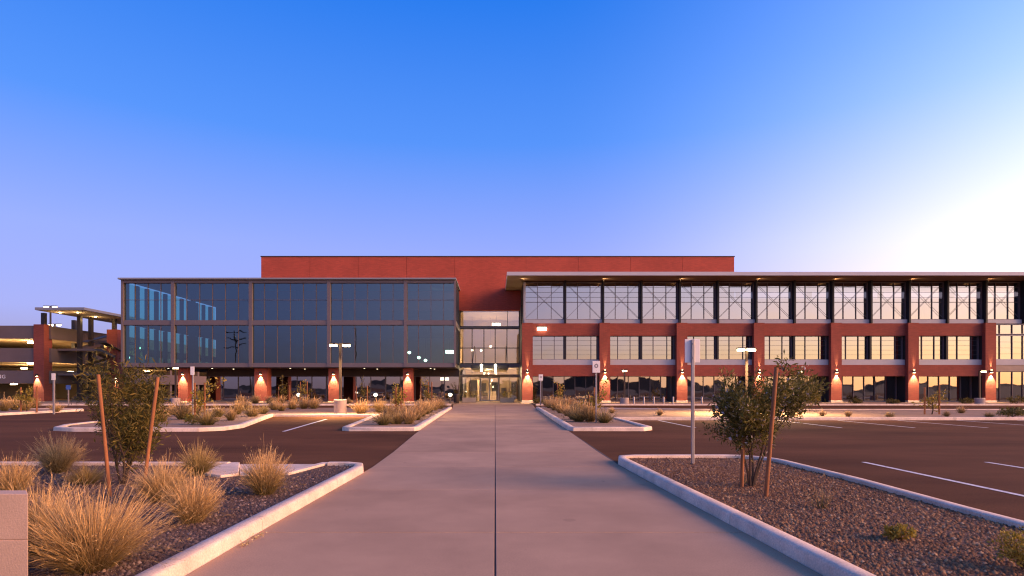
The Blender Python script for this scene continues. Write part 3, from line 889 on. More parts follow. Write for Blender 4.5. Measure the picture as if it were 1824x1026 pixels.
# ground floor below it
gx0, gx1 = PX(372, 65.5), PX(818, 65.5)
n = 17
wd = (gx1 - gx0) / n
for k in range(0, n, 4):
    a, b_ = gx0 + wd * k, gx0 + wd * min(n, k + 4)
    window(bld, M['glassG'], a, b_, 65.5, 0.14, PZ(670, 65.5), [a + wd * q for q in range(1, min(4, n - k))], [], M['thinframe'], t=0.06, mull=0.06, name='storefront')
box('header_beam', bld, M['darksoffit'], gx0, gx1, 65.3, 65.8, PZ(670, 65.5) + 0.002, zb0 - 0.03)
box('plinth', bld, M['kerb'], gx0, gx1, 65.4, 65.8, 0.0, 0.139)
box('back_wall', bld, M['interior'], gx0, gx1, 74, 74.3, 0.0, zb0 - 0.03)
box('end_wall', bld, M['interior'], gx0 - 0.3, gx0, 65.6, 74.2, 0.0, zb0 - 0.03)
box('end_wall', bld, M['interior'], gx1 + 0.02, gx1 + 0.25, 68.6, 74.2, 0.0, zb0 - 0.03)
colL = [(317, 338), (453, 479), (585, 607), (718, 738)]
for i, (a, b_) in enumerate(colL):
    x0, x1 = PX(a, 61.8), PX(b_, 61.8) - 0.2
    MB().box(x0, x1, 61.8, 63.0, 0.0, zb0 - 0.022).build('brick_pier', M['brick'], bld)
    MB().box(x0 - 0.05, x1 + 0.05, 61.74, 63.06, 0.0, 0.16).build('pier_base', M['kerb'], bld, bevel=0.02)
for px, y in ((300, 62.2), (378, 62.0), (517, 62.0), (649, 62.0), (767, 62.0), (416, 64.2), (543, 64.2), (672, 64.2), (774, 64.2)):
    MB().lathe((PX(px, y), y, zb0 - 0.06), [(0.07, 0), (0.07, 0.035)], 10).build('downlight', M['soft'], bld)

# ================================================================== PARKING GARAGE
YGa, XGa = 70.0, -53.2
gar = empty('parking_garage', (-60, YGa, 0), 'open concrete parking garage with lit decks at the left edge', 'garage')
decks = [(PZ(603, YGa), PZ(580, YGa)), (PZ(645, YGa), PZ(620, YGa)), (PZ(683, YGa), PZ(660, YGa))]
for z0, z1 in decks:
    MB().box(-82, PX(62, YGa), YGa, YGa + 0.25, z0, z1).build('spandrel', M['garage'], gar)
    MB().box(XGa - 0.25, XGa, YGa + 0.6, 118, z0, z1).build('spandrel', M['garage'], gar)
    MB().box(-82, XGa - 0.26, YGa + 0.26, 118, z0 + 0.05, z0 + 0.35).build('deck', M['deck'], gar)
MB().box(-82, XGa - 2, 117, 117.3, 0.02, decks[0][1] - 1.0).build('back_wall', M['garage'], gar)
MB().box(-82, XGa - 2, 92, 92.3, 0.02, decks[0][0]).build('ramp_wall', M['deck'], gar)
for k, y in enumerate((80, 88, 97, 106, 115)):
    MB().box(XGa - 0.9, XGa - 0.3, y, y + 0.6, 0.02, decks[0][0]).build('deck_column', M['garage'], gar)
for x in (-63, -73):
    MB().box(x, x + 0.6, YGa + 0.4, YGa + 1.0, 0.02, decks[0][0]).build('deck_column', M['garage'], gar)
# letters on the lowest spandrel (the frame cuts the word, only its end shows)
def letter(ch, x, y, z, size, mat, parent):
    cu = bpy.data.curves.new('letter', 'FONT')
    cu.body = ch; cu.size = size; cu.extrude = 0.02; cu.align_x = 'LEFT'
    t = bpy.data.objects.new('tmp', cu)
    COL.objects.link(t)
    dg = bpy.context.evaluated_depsgraph_get()
    me = bpy.data.meshes.new_from_object(t.evaluated_get(dg))
    bpy.data.objects.remove(t)
    me.materials.clear(); me.materials.append(mat)
    o = link('letter', me, (x, y, z), parent)
    o.rotation_euler = (R(90), 0, 0)
    return max(v.co.x for v in me.vertices)
lx = PX(17, YGa) - 3.55
for ch in 'PARKING':
    w_ = letter(ch, lx, YGa - 0.03, PZ(674, YGa), 0.62, M['letter'], gar)
    lx += w_ + 0.10
# brick piers of the stair tower
for (x0, x1, y0) in ((PX(62, 70), PX(80.5, 70), 69.8), (PX(190, 76), PX(209, 76), 76.0)):
    MB().box(x0, x1, y0, y0 + 1.3, 0.02, 9.12).build('brick_pier', M['brick'], gar)
# stair canopy on posts
cz = PZ(552, 68)
sc_ = MB().box(PX(62, 68), PX(150, 68), 68, 84, cz, cz + 0.30).build('stair_canopy', M['fascia'], gar)
box('soffit', sc_, M['deck'], PX(62, 68) + 0.1, PX(150, 68) - 0.1, 68.1, 83.9, cz - 0.03, cz - 0.002)
for x, y, z in ((PX(76, 70.4), 70.4, 9.12), (PX(202, 76.6), 76.6, 9.12), (PX(130, 78), 78, 6.0), (PX(140, 73), 73, 0.1), (PX(160, 75), 75, 0.1)):
    box('canopy_post', gar, M['steel'], x - 0.22, x + 0.22, y, y + 0.4, z, cz - 0.03)
for x, y in ((PX(107, 70), 70), (PX(138, 70), 70), (PX(170, 74.5), 74.5)):
    MB().lathe((x, y, cz - 0.09), [(0.13, 0), (0.13, 0.055)], 12).build('downlight', M['warm'], sc_)
    point('downlight_lamp', sc_, (x, y, cz - 0.45), 70)
# stair landings, flights and rails
lv = [0.1, 3.2, 6.2, 7.6]
for k, z in enumerate((3.1, 6.1)):
    box('landing', gar, M['garage'], XGa + 0.05, XGa + 4.6, 71.6, 73.4, z, z + 0.25)
    box('landing', gar, M['garage'], XGa + 0.05, XGa + 4.6, 79.0, 81.0, z + 1.4, z + 1.65)
for z in (0.2, 3.3, 6.3):
    for q, (xa, ya, za, yb, zb) in enumerate(((XGa + 1.2, 73.4, z, 79.0, z + 1.45), (XGa + 3.5, 79.0, z + 1.45, 73.4, z + 2.95))):
        if z > 6 and q == 1:
            continue
        bar('stair_flight', gar, M['garage'], (xa, ya, za), (xa, yb, zb), 1.5, 0.32)
        bar('stair_rail', gar, M['steel'], (xa + 0.8, ya, za + 1.0), (xa + 0.8, yb, zb + 1.0), 0.9, 0.06)
# deck lamps
for px, py, Y in ((10, 626, 73), (55, 610, 74), (55, 647, 73), (43, 656, 80), (25, 684, 76), (125, 662, 76), (185, 628, 84), (230, 661, 100), (262, 661, 108)):
    x, z = PX(px, Y), PZ(py, Y)
    MB().box(x - 0.35, x + 0.35, Y - 0.15, Y + 0.15, z - 0.09, z + 0.05).build('deck_lamp', M['warm'], gar, bevel=0.02)
    point('deck_lamp_light', gar, (x, Y, z - 0.25), 650, r=0.2)

# ================================================================== LAMPS
def wall_lamp(x, y, z, label, updown=True, watts=30):
    watts *= random.uniform(0.75, 1.2)
    t = empty('wall_lamp', (x, y, z), label, 'wall lamp', 'lamps on the brick piers')
    MB().box(x - 0.11, x + 0.11, y - 0.20, y, z - 0.13, z + 0.13).build('lamp_body', M['steel'], t, bevel=0.02)
    MB().box(x - 0.08, x + 0.08, y - 0.17, y - 0.02, z - 0.15, z - 0.132).build('lens', M['warm'], t)
    spot('lower_beam', t, (x, y - 0.17, z - 0.18), (0, 0.16, -1), watts, 62, 0.5)
    if updown:
        MB().box(x - 0.05, x + 0.05, y - 0.14, y - 0.04, z + 0.132, z + 0.15).build('lens', M['warm'], t)
        spot('upper_beam', t, (x, y - 0.10, z + 0.18), (0, 0.10, 1), watts * 0.22, 24, 0.6)
    return t
for i, x in enumerate(pier_x[:7]):
    wall_lamp(x + PW / 2, YB, PZ(661.5, YB), f'up-and-down wall lamp on the {ORD[i]} brick pier right of the entrance', True, 2000)
for i, (a, b_) in enumerate(colL):
    wall_lamp((PX(a, 61.8) + PX(b_, 61.8) - 0.2) / 2, 61.8, PZ(664.5, 61.8), f'lamp on the {ORD[i]} brick column from the left under the glass box', False, 1700)
wall_lamp(PX(66.5, 69.8), 69.8, PZ(668, 69.8), 'lamp on the tall brick pier beside the parking sign', False, 1300)
wall_lamp(PX(207, 76), 76.0, PZ(672, 76), 'lamp on the brick pier between garage stair and glass box', False, 1300)
# glowing boxes: a lamp on the brick band, others standing for reflected lights
def box_lamp(px, py, Y, w, h, label, depth=0.25, hang=None, glow=None):
    x, z = PX(px, Y), PZ(py, Y)
    t = empty('box_lamp', (x, Y, z - h / 2), label, 'lamp', 'box lamps around the entry')
    MB().prism([(x - w / 2, Y - depth), (x + w / 2, Y - depth), (x + w / 2, Y), (x - w / 2, Y)], z - h / 2, z + h / 2).build('lens', M['white'], t, bevel=0.03)
    if hang:
        MB().box(x - w / 2 - 0.03, x + w / 2 + 0.03, Y - depth - 0.03, Y + 0.03, z + h / 2 + 0.002, z + h / 2 + 0.06).build('lamp_top', M['steel'], t)
        box('lamp_cord', t, M['steel'], x - 0.012, x + 0.012, Y - depth / 2 - 0.012, Y - depth / 2 + 0.012, z + h / 2 + 0.06, hang)
    else:
        MB().box(x - w / 2 - 0.05, x + w / 2 + 0.05, Y - 0.06, Y + 0.02, z + h / 2 + 0.002, z + h / 2 + 0.10).build('lamp_top', M['steel'], t)
    return t
box_lamp(965, 586, YBAND - 0.02, 0.95, 0.34, 'bright box lamp on the brick band beside the entrance recess')
box_lamp(884, 578, 70.5, 1.0, 0.30, 'bright hanging box standing for a light mirrored high in the entry glass', hang=zt1)
box_lamp(801, 627, 63.0, 0.85, 0.36, 'bright hanging box standing for a light mirrored in the right end of the glass box', hang=zbm0)
box_lamp(792, 675, 67.5, 0.95, 0.34, 'bright hanging box standing for a light mirrored in the ground floor glass by the entry', hang=3.5)
for k, (px, py, Y, wh) in enumerate(((841, 624, 72, 'left'), (857, 624, 72, 'middle'), (874, 617, 73.5, 'right'))):
    x, z = PX(px, Y), PZ(py, Y)
    t = empty('hanging_globe', (x, Y, z), f'small round pendant glowing in the upper lobby, {wh} of three', 'lamp', 'lobby pendants')
    MB().lathe((x, Y, z), [(0.02, -0.13), (0.11, -0.08), (0.14, 0), (0.11, 0.08), (0.03, 0.13)], 12).build('globe', M['white'], t, smooth=True)
    box('lamp_cord', t, M['steel'], x - 0.01, x + 0.01, Y - 0.01, Y + 0.01, z + 0.13, zt1)
for k, (px, py, Y) in enumerate(((729, 628, 64), (746, 637, 65), (758, 642, 66), (247, 620, 66), (228, 637, 66))):  # globes added inside the box in place of small lights reflected in its glass
    x, z = PX(px, Y), PZ(py, Y)
    t = empty('hanging_globe', (x, Y, z), ('small round globe standing for a light mirrored in the glass box, ' + ('left of the right-hand three', 'middle of the right-hand three', 'right of the right-hand three', 'upper of the two at its left end', 'lower of the two at its left end')[k]), 'lamp', 'globes standing for reflections in the glass box')
    MB().lathe((x, Y, z), [(0.03, -0.16), (0.15, -0.10), (0.19, 0), (0.15, 0.10), (0.03, 0.16)], 12).build('globe', M['white'], t, smooth=True)
    box('lamp_cord', t, M['steel'], x - 0.01, x + 0.01, Y - 0.01, Y + 0.01, z + 0.16, zbm0)
for px, wh in ((857.5, 'left'), (882.5, 'right')):
    Y = 60.9
    x = PX(px, Y)
    t = empty('tube_lamp', (x, Y, 3.3), f'{wh} one of two glowing tube lamps hanging at the entry canopy', 'lamp', 'entry tube lamps')
    MB().lathe((x, Y, 3.28), [(0.04, 0), (0.10, 0.02), (0.12, 0.5), (0.13, 0.72), (0.05, 0.78)], 14).build('glass_tube', M['white'], t, smooth=True)
    bar('bracket', t, M['black'], (x, Y, 4.08), (x, 61.3, 3.96), 0.05)
    point('tube_glow', t, (x, Y - 0.3, 3.5), 60, (1.0, 0.75, 0.45), 0.12)
point('lobby_light', door, (-0.8, 71.0, 3.4), 3600, (1.0, 0.70, 0.38), 0.4)
point('lobby_light', door, (-0.8, 74.5, 8.4), 280, (1.0, 0.72, 0.42), 0.4)
point('lobby_light', door, (-1.2, 69.3, 2.5), 200, (1.0, 0.70, 0.38), 0.2)
# hanging lobby chandelier
ch = empty('chandelier', (PX(874, 72.5), 72.5, 1.6), 'cluster of glowing glass drops hanging behind the entry doors', 'chandelier')
for k, (dx_, z) in enumerate(((-0.25, 3.3), (0.05, 2.9), (0.12, 2.5), (-0.1, 2.1), (0.3, 1.7), (-0.2, 3.0))):
    x = PX(874, 72.5) + dx_
    MB().lathe((x, 72.5, z), [(0.03, -0.12), (0.10, 0), (0.03, 0.14)], 10).build('glass_drop', M['soft'], ch, smooth=True)
    box('lamp_cord', ch, M['steel'], x - 0.008, x + 0.008, 72.49, 72.51, z + 0.14, 3.9)

def area_pole(px, base_py, top_py, heads, label, zb=0.1, base_r=0.36, base_h=0.85, watts=160):
    X, Y = G(px, base_py, zb)
    zt = PZ(top_py, Y)
    t = empty('light_pole', (X, Y, zb), label, 'light pole', 'parking lot light poles')
    MB().lathe((X, Y, zb), [(base_r, 0), (base_r, base_h - 0.03), (base_r - 0.03, base_h)], 28).build('concrete_base', M['polebase'], t, smooth=True)
    MB().box(X - 0.06, X + 0.06, Y - 0.06, Y + 0.06, zb + base_h + 0.03, zt).build('pole', M['polebrown'], t)
    MB().box(X - 0.17, X + 0.17, Y - 0.17, Y + 0.17, zb + base_h, zb + base_h + 0.029).build('base_plate', M['steel'], t)
    for dx_, dy_ in heads:
        d = Vector((dx_, dy_, 0)).normalized()
        a = Vector((X, Y, zt - 0.08))
        bar('arm', t, M['polebrown'], a, a + d * 0.18, 0.06)
        c = a + d * 0.40
        h = MB().box(c.x - 0.21, c.x + 0.21, c.y - 0.17, c.y + 0.17, c.z - 0.02, c.z + 0.07).build('lamp_head', M['polebrown'], t, bevel=0.02)
        MB().box(c.x - 0.18, c.x + 0.18, c.y - 0.14, c.y + 0.14, c.z - 0.13, c.z - 0.021).build('lens', M['warm'], h)
        spot('lamp_beam', t, (c.x + d.x * 0.1, c.y + d.y * 0.1, c.z - 0.17), (d.x * 0.45, d.y * 0.45, -1), watts, 128, 0.8, (1.0, 0.66, 0.34), 0.12)
    return t
area_pole(606, 738, 611, [(-1, -0.6), (1, -0.3)], 'twin-headed light pole on a round concrete base left of the walkway', watts=3000)
area_pole(1330, 736, 619, [(-1, -0.3), (1, 0.4), (0.2, -1)], 'three-headed light pole behind the staked bush on the right', watts=6000)
def path_lamp(px, base_py, top_py, d, label, base=True, watts=160):
    X, Y = G(px, base_py, 0.1)
    zt = PZ(top_py, Y)
    t = empty('light_pole', (X, Y, 0.1), label, 'light pole', 'small lamp posts along the building')
    if base:
        MB().lathe((X, Y, 0.1), [(0.42, 0), (0.42, 0.52), (0.38, 0.56)], 20).build('concrete_base', M['polebase'], t, smooth=True)
    MB().box(X - 0.07, X + 0.07, Y - 0.07, Y + 0.07, 0.1 + (0.56 if base else 0), zt).build('pole', M['polebrown'], t)
    c = (X + d * 0.35, Y, zt - 0.02)
    h = MB().box(c[0] - 0.33, c[0] + 0.25, Y - 0.13, Y + 0.13, zt + 0.0, zt + 0.10).build('lamp_head', M['polebrown'], t, bevel=0.02)
    MB().box(c[0] - 0.2, c[0] + 0.2, Y - 0.10, Y + 0.10, zt - 0.10, zt - 0.002).build('lens', M['warm'], h)
    spot('lamp_beam', t, (c[0], Y, zt - 0.2), (0, 0, -1), watts, 150, 0.8, (1.0, 0.66, 0.34), 0.1)
path_lamp(1421, 719, 661, 1, 'small lamp post right of the staked bush, before the fifth pier')
path_lamp(1112.5, 719, 660, 0, 'thin lamp post between the second and third pier from the entrance')
path_lamp(1745, 719.5, 661, 1, 'small lamp post beside the last brick pier at the right')
path_lamp(313, 719.5, 655, 0, 'tall lamp post with concrete base under the left end of the glass box', watts=40)
def deck_pole(px, py0, heads, Y, label):
    X = PX(px, Y)
    t = empty('roof_light_pole', (X, Y, 7.6), label, 'light pole', 'lamps on the garage roof')
    zt = PZ(py0, Y)
    box('pole', t, M['steel'], X - 0.09, X + 0.09, Y - 0.09, Y + 0.09, 7.6, zt)
    for d in heads:
        h = box('lamp_head', t, M['steel'], X + d * 0.55 - 0.4, X + d * 0.55 + 0.4, Y - 0.2, Y + 0.2, zt + 0.002, zt + 0.12)
        m_ = MB().lathe((X + d * 0.62, Y, zt - 0.22), [(0.2, 0), (0.30, 0.10), (0.28, 0.21)], 14).build('lens', M['warm'], t)
deck_pole(90, 546, (-1, 1), 88, 'taller twin lamp rising above the garage stair canopy')
deck_pole(98, 578, (-1, 1), 96, 'shorter twin lamp behind the garage parapet')
for k, px in enumerate((532, 669, 802)):
    X, Y = G(px, 720, 0.1)
    t = empty('bollard_light', (X, Y, 0.1), f'{("left", "middle", "right")[k]} one of three black bollard lights before the glass box', 'bollard light', 'black bollard lights')
    MB().lathe((X, Y, 0.1), [(0.11, 0), (0.10, 0.04), (0.085, 0.06), (0.085, 0.74)], 14).build('post', M['steel'], t, smooth=True)
    MB().lathe((X, Y, 0.84), [(0.09, 0), (0.155, 0.06), (0.175, 0.14), (0.14, 0.22), (0.05, 0.27)], 14).build('globe', M['white'], t, smooth=True)
    point('bollard_glow', t, (X, Y - 0.3, 1.0), 12, r=0.1)
for k, px in enumerate((1129, 1147, 1164.5, 1182, 1199, 1250)):
    X, Y = G(px, 720, 0.1)
    t = empty('steel_bollard', (X, Y, 0.1), f'{ORD[k]} plain grey bollard from the left along the right-hand curb', 'bollard', 'plain grey bollards')
    MB().lathe((X, Y, 0.1), [(0.085, 0), (0.085, 0.62), (0.06, 0.69), (0.02, 0.715)], 14).build('post', M['galv'], t, smooth=True)
    MB().lathe((X, Y, 0.1), [(0.16, 0), (0.15, 0.03), (0.09, 0.04)], 14).build('foot_flange', M['galv'], t, smooth=True)

# ================================================================== SIGNS AND SMALL STREET THINGS
def sign_post(px, base_py, plate, label, post=0.03, zb=0.09, plate_mat='signwhite', side_on=False, mark=False, back=False, post_top=None):
    """plate: (px0, px1, py0, py1)"""
    X, Y = G(px, base_py, zb)
    t = empty('sign_post', (X, Y, zb), label, 'sign', 'signs on posts')
    x0, x1, z1, z0 = PX(plate[0], Y), PX(plate[1], Y), PZ(plate[2], Y), PZ(plate[3], Y)
    pt = post_top if post_top is not None else z1
    MB().box(X - post, X + post, Y - post, Y + post, zb, pt - 0.01).build('post', M['galv'], t, bevel=post * 0.25)
    dy = 0.02 if back else -0.02
    yy = Y + (post + 0.003) * (1 if back else -1)
    pl = MB().prism([(x0, min(yy, yy + dy)), (x1, min(yy, yy + dy)), (x1, max(yy, yy + dy)), (x0, max(yy, yy + dy))], z0, z1)
    p = pl.build('sign_plate', M[plate_mat], t, bevel=0.008)
    for z in (z0 + (z1 - z0) * 0.2, z0 + (z1 - z0) * 0.8):
        MB().lathe((X, Y - post - 0.012, z), [(0.015, -0.012), (0.015, 0.012)], 8).build('bolt', M['galv'], p)
    if mark:
        c = ((x0 + x1) / 2, yy - 0.024, z0 + (z1 - z0) * 0.58)
        r = (x1 - x0) * 0.26
        v = []
        for k in range(20):
            a = 2 * math.pi * k / 20
            v += [(c[0] + r * math.cos(a), c[1], c[2] + r * math.sin(a)), (c[0] + r * .5 * math.cos(a), c[1], c[2] + r * .5 * math.sin(a))]
        f = [(2 * k, 2 * ((k + 1) % 20), 2 * ((k + 1) % 20) + 1, 2 * k + 1) for k in range(20)]
        MB().add(v, f).build('printed_mark', M['signgrey'], p)
    return t
sign_post(1234, 826, (1221, 1248, 604, 646), 'blank pale back of a traffic sign on the tall near post', post=0.030, back=True)
sign_post(1062, 753, (1055, 1068.5, 643, 664), 'white sign with a grey round mark on a post right of the walkway', mark=True, post=0.033)
sign_post(963, 722, (959.5, 967, 667, 678), 'small white sign with a grey mark beside the first brick pier', mark=True, post=0.05)
sign_post(343.5, 744, (340, 347, 653, 668), 'narrow white sign seen edge-on beside a stake in the left bed', post=0.033)
sign_post(96, 738, (93, 100, 665, 677), 'narrow white sign post on the curb before the garage', post=0.045, plate_mat='signwhite')
sign_post(122, 722, (118, 126.5, 686, 694), 'small blue sign on a dark post before the garage stair', plate_mat='signblue', mark=False, post=0.04)

# fire hydrant
X, Y = G(1308.5, 721, 0.1)
t = empty('fire_hydrant', (X, Y, 0.1), 'small red fire hydrant behind the staked bush', 'hydrant')
MB().lathe((X, Y, 0.1), [(0.2, 0), (0.2, 0.05), (0.13, 0.06), (0.13, 0.55), (0.17, 0.57), (0.17, 0.62), (0.12, 0.72), (0.04, 0.78), (0.04, 0.84)], 14).build('barrel', M['hydrant'], t, smooth=True)
for s in (-1, 1):
    MB().tube([(X + s * 0.1, Y, 0.52), (X + s * 0.24, Y, 0.52)], 0.07, 10).build('outlet', M['hydrant'], t)
MB().tube([(X, Y - 0.1, 0.48), (X, Y - 0.25, 0.48)], 0.09, 10).build('outlet', M['hydrant'], t)
# bins and planters at the entry
X, Y = G(813, 718.5, 0.03)
t = empty('litter_bin', (X, Y, 0.03), 'round black litter bin left of the entry', 'bin')
MB().lathe((X, Y, 0.03), [(0.24, 0), (0.28, 0.05), (0.30, 0.85)], 18).build('bin_body', M['steel'], t, smooth=True)
MB().lathe((X, Y, 0.882), [(0.32, 0), (0.30, 0.06), (0.16, 0.14)], 18).build('lid', M['steel'], t, smooth=True)
# near concrete block at the left picture edge
bx, by = PX(50, 4.3), 4.3
zt_ = PZ(880, 4.3)
t = empty('concrete_wall_end', (bx - 0.4, by, 0.08), 'end of a low tan concrete block wall in the near left corner', 'wall')
zj = PZ(962, 4.3)
def mitred(inset, z0, z1):
    a = inset
    return MB().prism([(bx - 1.6, by + a), (bx - a, by + a), (bx - 0.135 - a, by + 0.16 - a), (bx - 1.6, by + 0.16 - a)], z0, z1)
mitred(0.0, 0.06, zj - 0.003).build('block_course', M['block'], t, bevel=0.006)
mitred(0.001, zj + 0.003, zt_).build('block_course', M['block'], t, bevel=0.006)
mitred(0.008, zj - 0.0035, zj + 0.0035).build('mortar_joint', M['block'], t)

# ================================================================== PLANTS
def blades(n, h, spread, w, seed, lean=0.75, droop=0.35, r0=0.10, heads=0.0, segs=4):
    """a tuft: n ribbons, arching out of a small crown; returns verts, quads"""
    g = np.random.default_rng(seed)
    az = g.uniform(0, 2 * np.pi, n)
    q = g.random(n) ** 0.8
    th = q * lean + g.normal(0, 0.13, n)
    L = h * g.uniform(0.42, 1.0, n) * (1 - 0.18 * q) * np.where(g.random(n) < 0.07, 1.25, 1.0)
    ph = g.uniform(0, 6.28, 3)
    L = L * (0.86 + 0.14 * np.sin(az * 2 + ph[0]) + 0.10 * np.sin(az * 5 + ph[1]))
    bent = g.random(n) < 0.14
    th = np.where(bent, th + g.uniform(0.2, 0.7, n), th)
    br = r0 * np.sqrt(g.random(n)) * (0.4 + 0.6 * q)
    bx_, by_ = br * np.cos(az), br * np.sin(az)
    az2 = az + g.normal(0, 0.35, n)
    dr = droop * g.uniform(0.2, 1.2, n) * (0.3 + q) * np.where(bent, 2.4, 1.0)
    t = np.linspace(0, 1, segs + 1)
    ang = th[:, None] + dr[:, None] * (t[None] ** 1.5) * 1.5
    st = L[:, None] / segs
    rr = np.concatenate([np.zeros((n, 1)), np.cumsum(np.sin(ang[:, :-1]) * st, 1)], 1) * spread
    zz = np.concatenate([np.zeros((n, 1)), np.cumsum(np.cos(ang[:, :-1]) * st, 1)], 1)
    px_ = bx_[:, None] + rr * np.cos(az2)[:, None] + g.normal(0, 0.010, rr.shape) * h
    py_ = by_[:, None] + rr * np.sin(az2)[:, None] + g.normal(0, 0.010, rr.shape) * h
    tw = g.uniform(0, np.pi, n)
    wx, wy = np.cos(tw), np.sin(tw)
    ww = w * g.uniform(0.6, 1.2, n)[:, None] * np.array([1.0, 1.0, 0.85, 0.6, 0.12][:segs + 1])[None]
    if heads:
        hd = g.random(n) < heads
        ww[hd, segs - 1] *= 1.9
        ww[hd, segs] = w * 0.5
    A = np.stack([px_ - wx[:, None] * ww / 2, py_ - wy[:, None] * ww / 2, zz], -1)
    B = np.stack([px_ + wx[:, None] * ww / 2, py_ + wy[:, None] * ww / 2, zz], -1)
    V = np.stack([A, B], 2).reshape(-1, 3)
    base = (np.arange(n) * (segs + 1) * 2)[:, None]
    k = np.arange(segs)[None] * 2
    Q = np.stack([base + k, base + k + 1, base + k + 3, base + k + 2], -1).reshape(-1, 4)
    if heads:                                          # feathery seed heads: short barbs round the upper end of some stems
        hi = np.where(hd)[0]
        if len(hi) > 500:
            hi = hi[:500]
        nb = 7
        f = g.uniform(0.0, 1.0, (len(hi), nb, 1))
        C = np.stack([px_, py_, zz], -1)
        a_, b_ = C[hi, segs - 1][:, None], C[hi, segs][:, None]
        P = (a_ + (b_ - a_) * f).reshape(-1, 3)
        D = np.repeat((b_ - a_)[:, 0], nb, 0); D = D / (np.linalg.norm(D, axis=1)[:, None] + 1e-9)
        D = D + g.normal(0, 0.55, D.shape)
        Lb = (h * 0.055 * g.uniform(0.5, 1.3, len(P)))[:, None]
        sdv = np.cross(D, g.normal(0, 1, D.shape)); sdv /= np.linalg.norm(sdv, axis=1)[:, None] + 1e-9
        B4 = np.stack([P, P + D * Lb * 0.5 + sdv * w * 0.45, P + D * Lb, P + D * Lb * 0.5 - sdv * w * 0.45], 1).reshape(-1, 3)
        Q = np.concatenate([Q, np.arange(len(P) * 4).reshape(-1, 4) + len(V)])
        V = np.concatenate([V, B4])
    return V, Q

def tuft_mesh(name, n, h, spread, w, seed, mat, heads=0.35, lean=0.75, r0=0.1, droop=0.35):
    V, Q = blades(n, h, spread, w, seed, heads=heads, lean=lean, r0=r0, droop=droop)
    return np_mesh(name, V, Q, mat)

def clump(px, py, me, label, group, zb=0.09, s=1.0, name='grass_clump'):
    X, Y = G(px, py, zb)
    o = link(name, me, (X, Y, zb), rz=random.uniform(0, 6.28), s=(s * random.uniform(0.92, 1.1), s * random.uniform(0.92, 1.1), s))
    return tag(o, label, 'grass', group)

near = [  # px, py of the base, height px, width px, blades, green?, label
    (165, 1012, 150, 230, 1700, 0, 'largest straw-coloured grass clump in the near left foreground'),
    (75, 985, 135, 150, 900, 0, 'tall straw grass clump behind the concrete block wall end'),
    (343, 930, 88, 98, 1200, 0, 'bushy straw grass clump nearest the left curb, front of two'),
    (290, 893, 78, 96, 1000, 0, 'straw grass clump just behind and left of the curbside one'),
    (472, 880, 82, 84, 1100, 0, 'grass clump with wispy seed heads beside the spillway'),
    (354, 846, 60, 58, 800, 1, 'small olive grass clump at the road edge left of the spillway'),
    (104, 841, 66, 74, 900, 0, 'grass clump at the road edge left of the staked sapling'),
    (152, 862, 38, 64, 700, 1, 'low dark green grass clump at the foot of the staked sapling'),
    (22, 882, 70, 66, 800, 0, 'grass clump at the left picture edge above the block wall'),
]
for i, (px, py, hp, wp, n, green, label) in enumerate(near):
    Y = GY(py, 0.09)
    h, wd = hp * Y / F, wp * Y / F
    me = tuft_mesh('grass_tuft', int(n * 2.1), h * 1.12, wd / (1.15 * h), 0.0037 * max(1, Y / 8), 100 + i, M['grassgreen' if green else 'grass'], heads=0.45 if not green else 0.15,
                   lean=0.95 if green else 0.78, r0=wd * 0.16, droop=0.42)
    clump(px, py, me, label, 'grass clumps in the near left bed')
# thin wisps on the right near bed
me = tuft_mesh('grass_wisp', 60, 0.42, 0.9, 0.005, 77, M['grass'], heads=0.2)
clump(1462, 905, me, 'sparse dry grass wisp in the near right bed before the sapling', 'wisps in the near right bed')
clump(1335, 862, me, 'thin dry wisp at the foot of the right sapling', 'wisps in the near right bed', s=0.8)

far_mesh = [tuft_mesh('grass_tuft_far', 420, 0.85, 0.85, 0.017, 40 + k, M['grass'], heads=0.4, lean=0.8, r0=0.16) for k in range(3)]
far_green = [tuft_mesh('grass_tuft_far', 420, 0.75, 1.0, 0.018, 50 + k, M['grassgreen'], heads=0.2, lean=0.95, r0=0.18) for k in range(2)]
def bed(pts, where, group, zb=0.10):
    pts = sorted(pts)
    for k, p in enumerate(pts):
        px, py = p[0], p[1]
        s = p[2] if len(p) > 2 else 1.0
        me = random.choice(far_green if (len(p) > 3 and p[3]) else far_mesh)
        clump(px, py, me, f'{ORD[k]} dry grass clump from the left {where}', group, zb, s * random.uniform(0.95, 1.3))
bed([(250, 748), (286, 752), (325, 747), (369, 757, .9, 1), (387, 743, .9, 1), (411, 749, .85), (422, 738, .9), (449, 742, .9, 1), (469, 737, .95, 1),
     (488, 730), (501, 732), (521, 729), (541, 728), (559, 728), (435, 731), (643, 738, 1.15), (677, 735, .95), (350, 741), (308, 739)],
    'in the wide gravel bed left of the walkway', 'grasses in the wide left bed')
bed([(683, 757, 1, 1), (695, 752), (706, 755, 1, 1), (728, 755), (741, 748), (750, 742), (757, 738), (763, 735), (774, 731), (784, 728), (720, 747)],
    'in the narrow bed along the left curb', 'grasses along the left curb')
bed([(973, 722, 1, 1), (979, 727), (988, 731), (999, 736), (1011, 741), (1022, 747), (1031, 751, 1, 1), (990, 725), (1011, 727), (1036, 738), (1025, 733), (1051, 751), (1076, 753, 1, 1), (1000, 727)],
    'in the narrow bed along the right curb', 'grasses along the right curb')
bed([(430, 719.5), (455, 719), (480, 719.5), (500, 719), (525, 719.5), (560, 719, .8), (620, 719.5, .8), (700, 719.5, .8)],
    'in the strip before the glass box', 'grasses before the glass box')
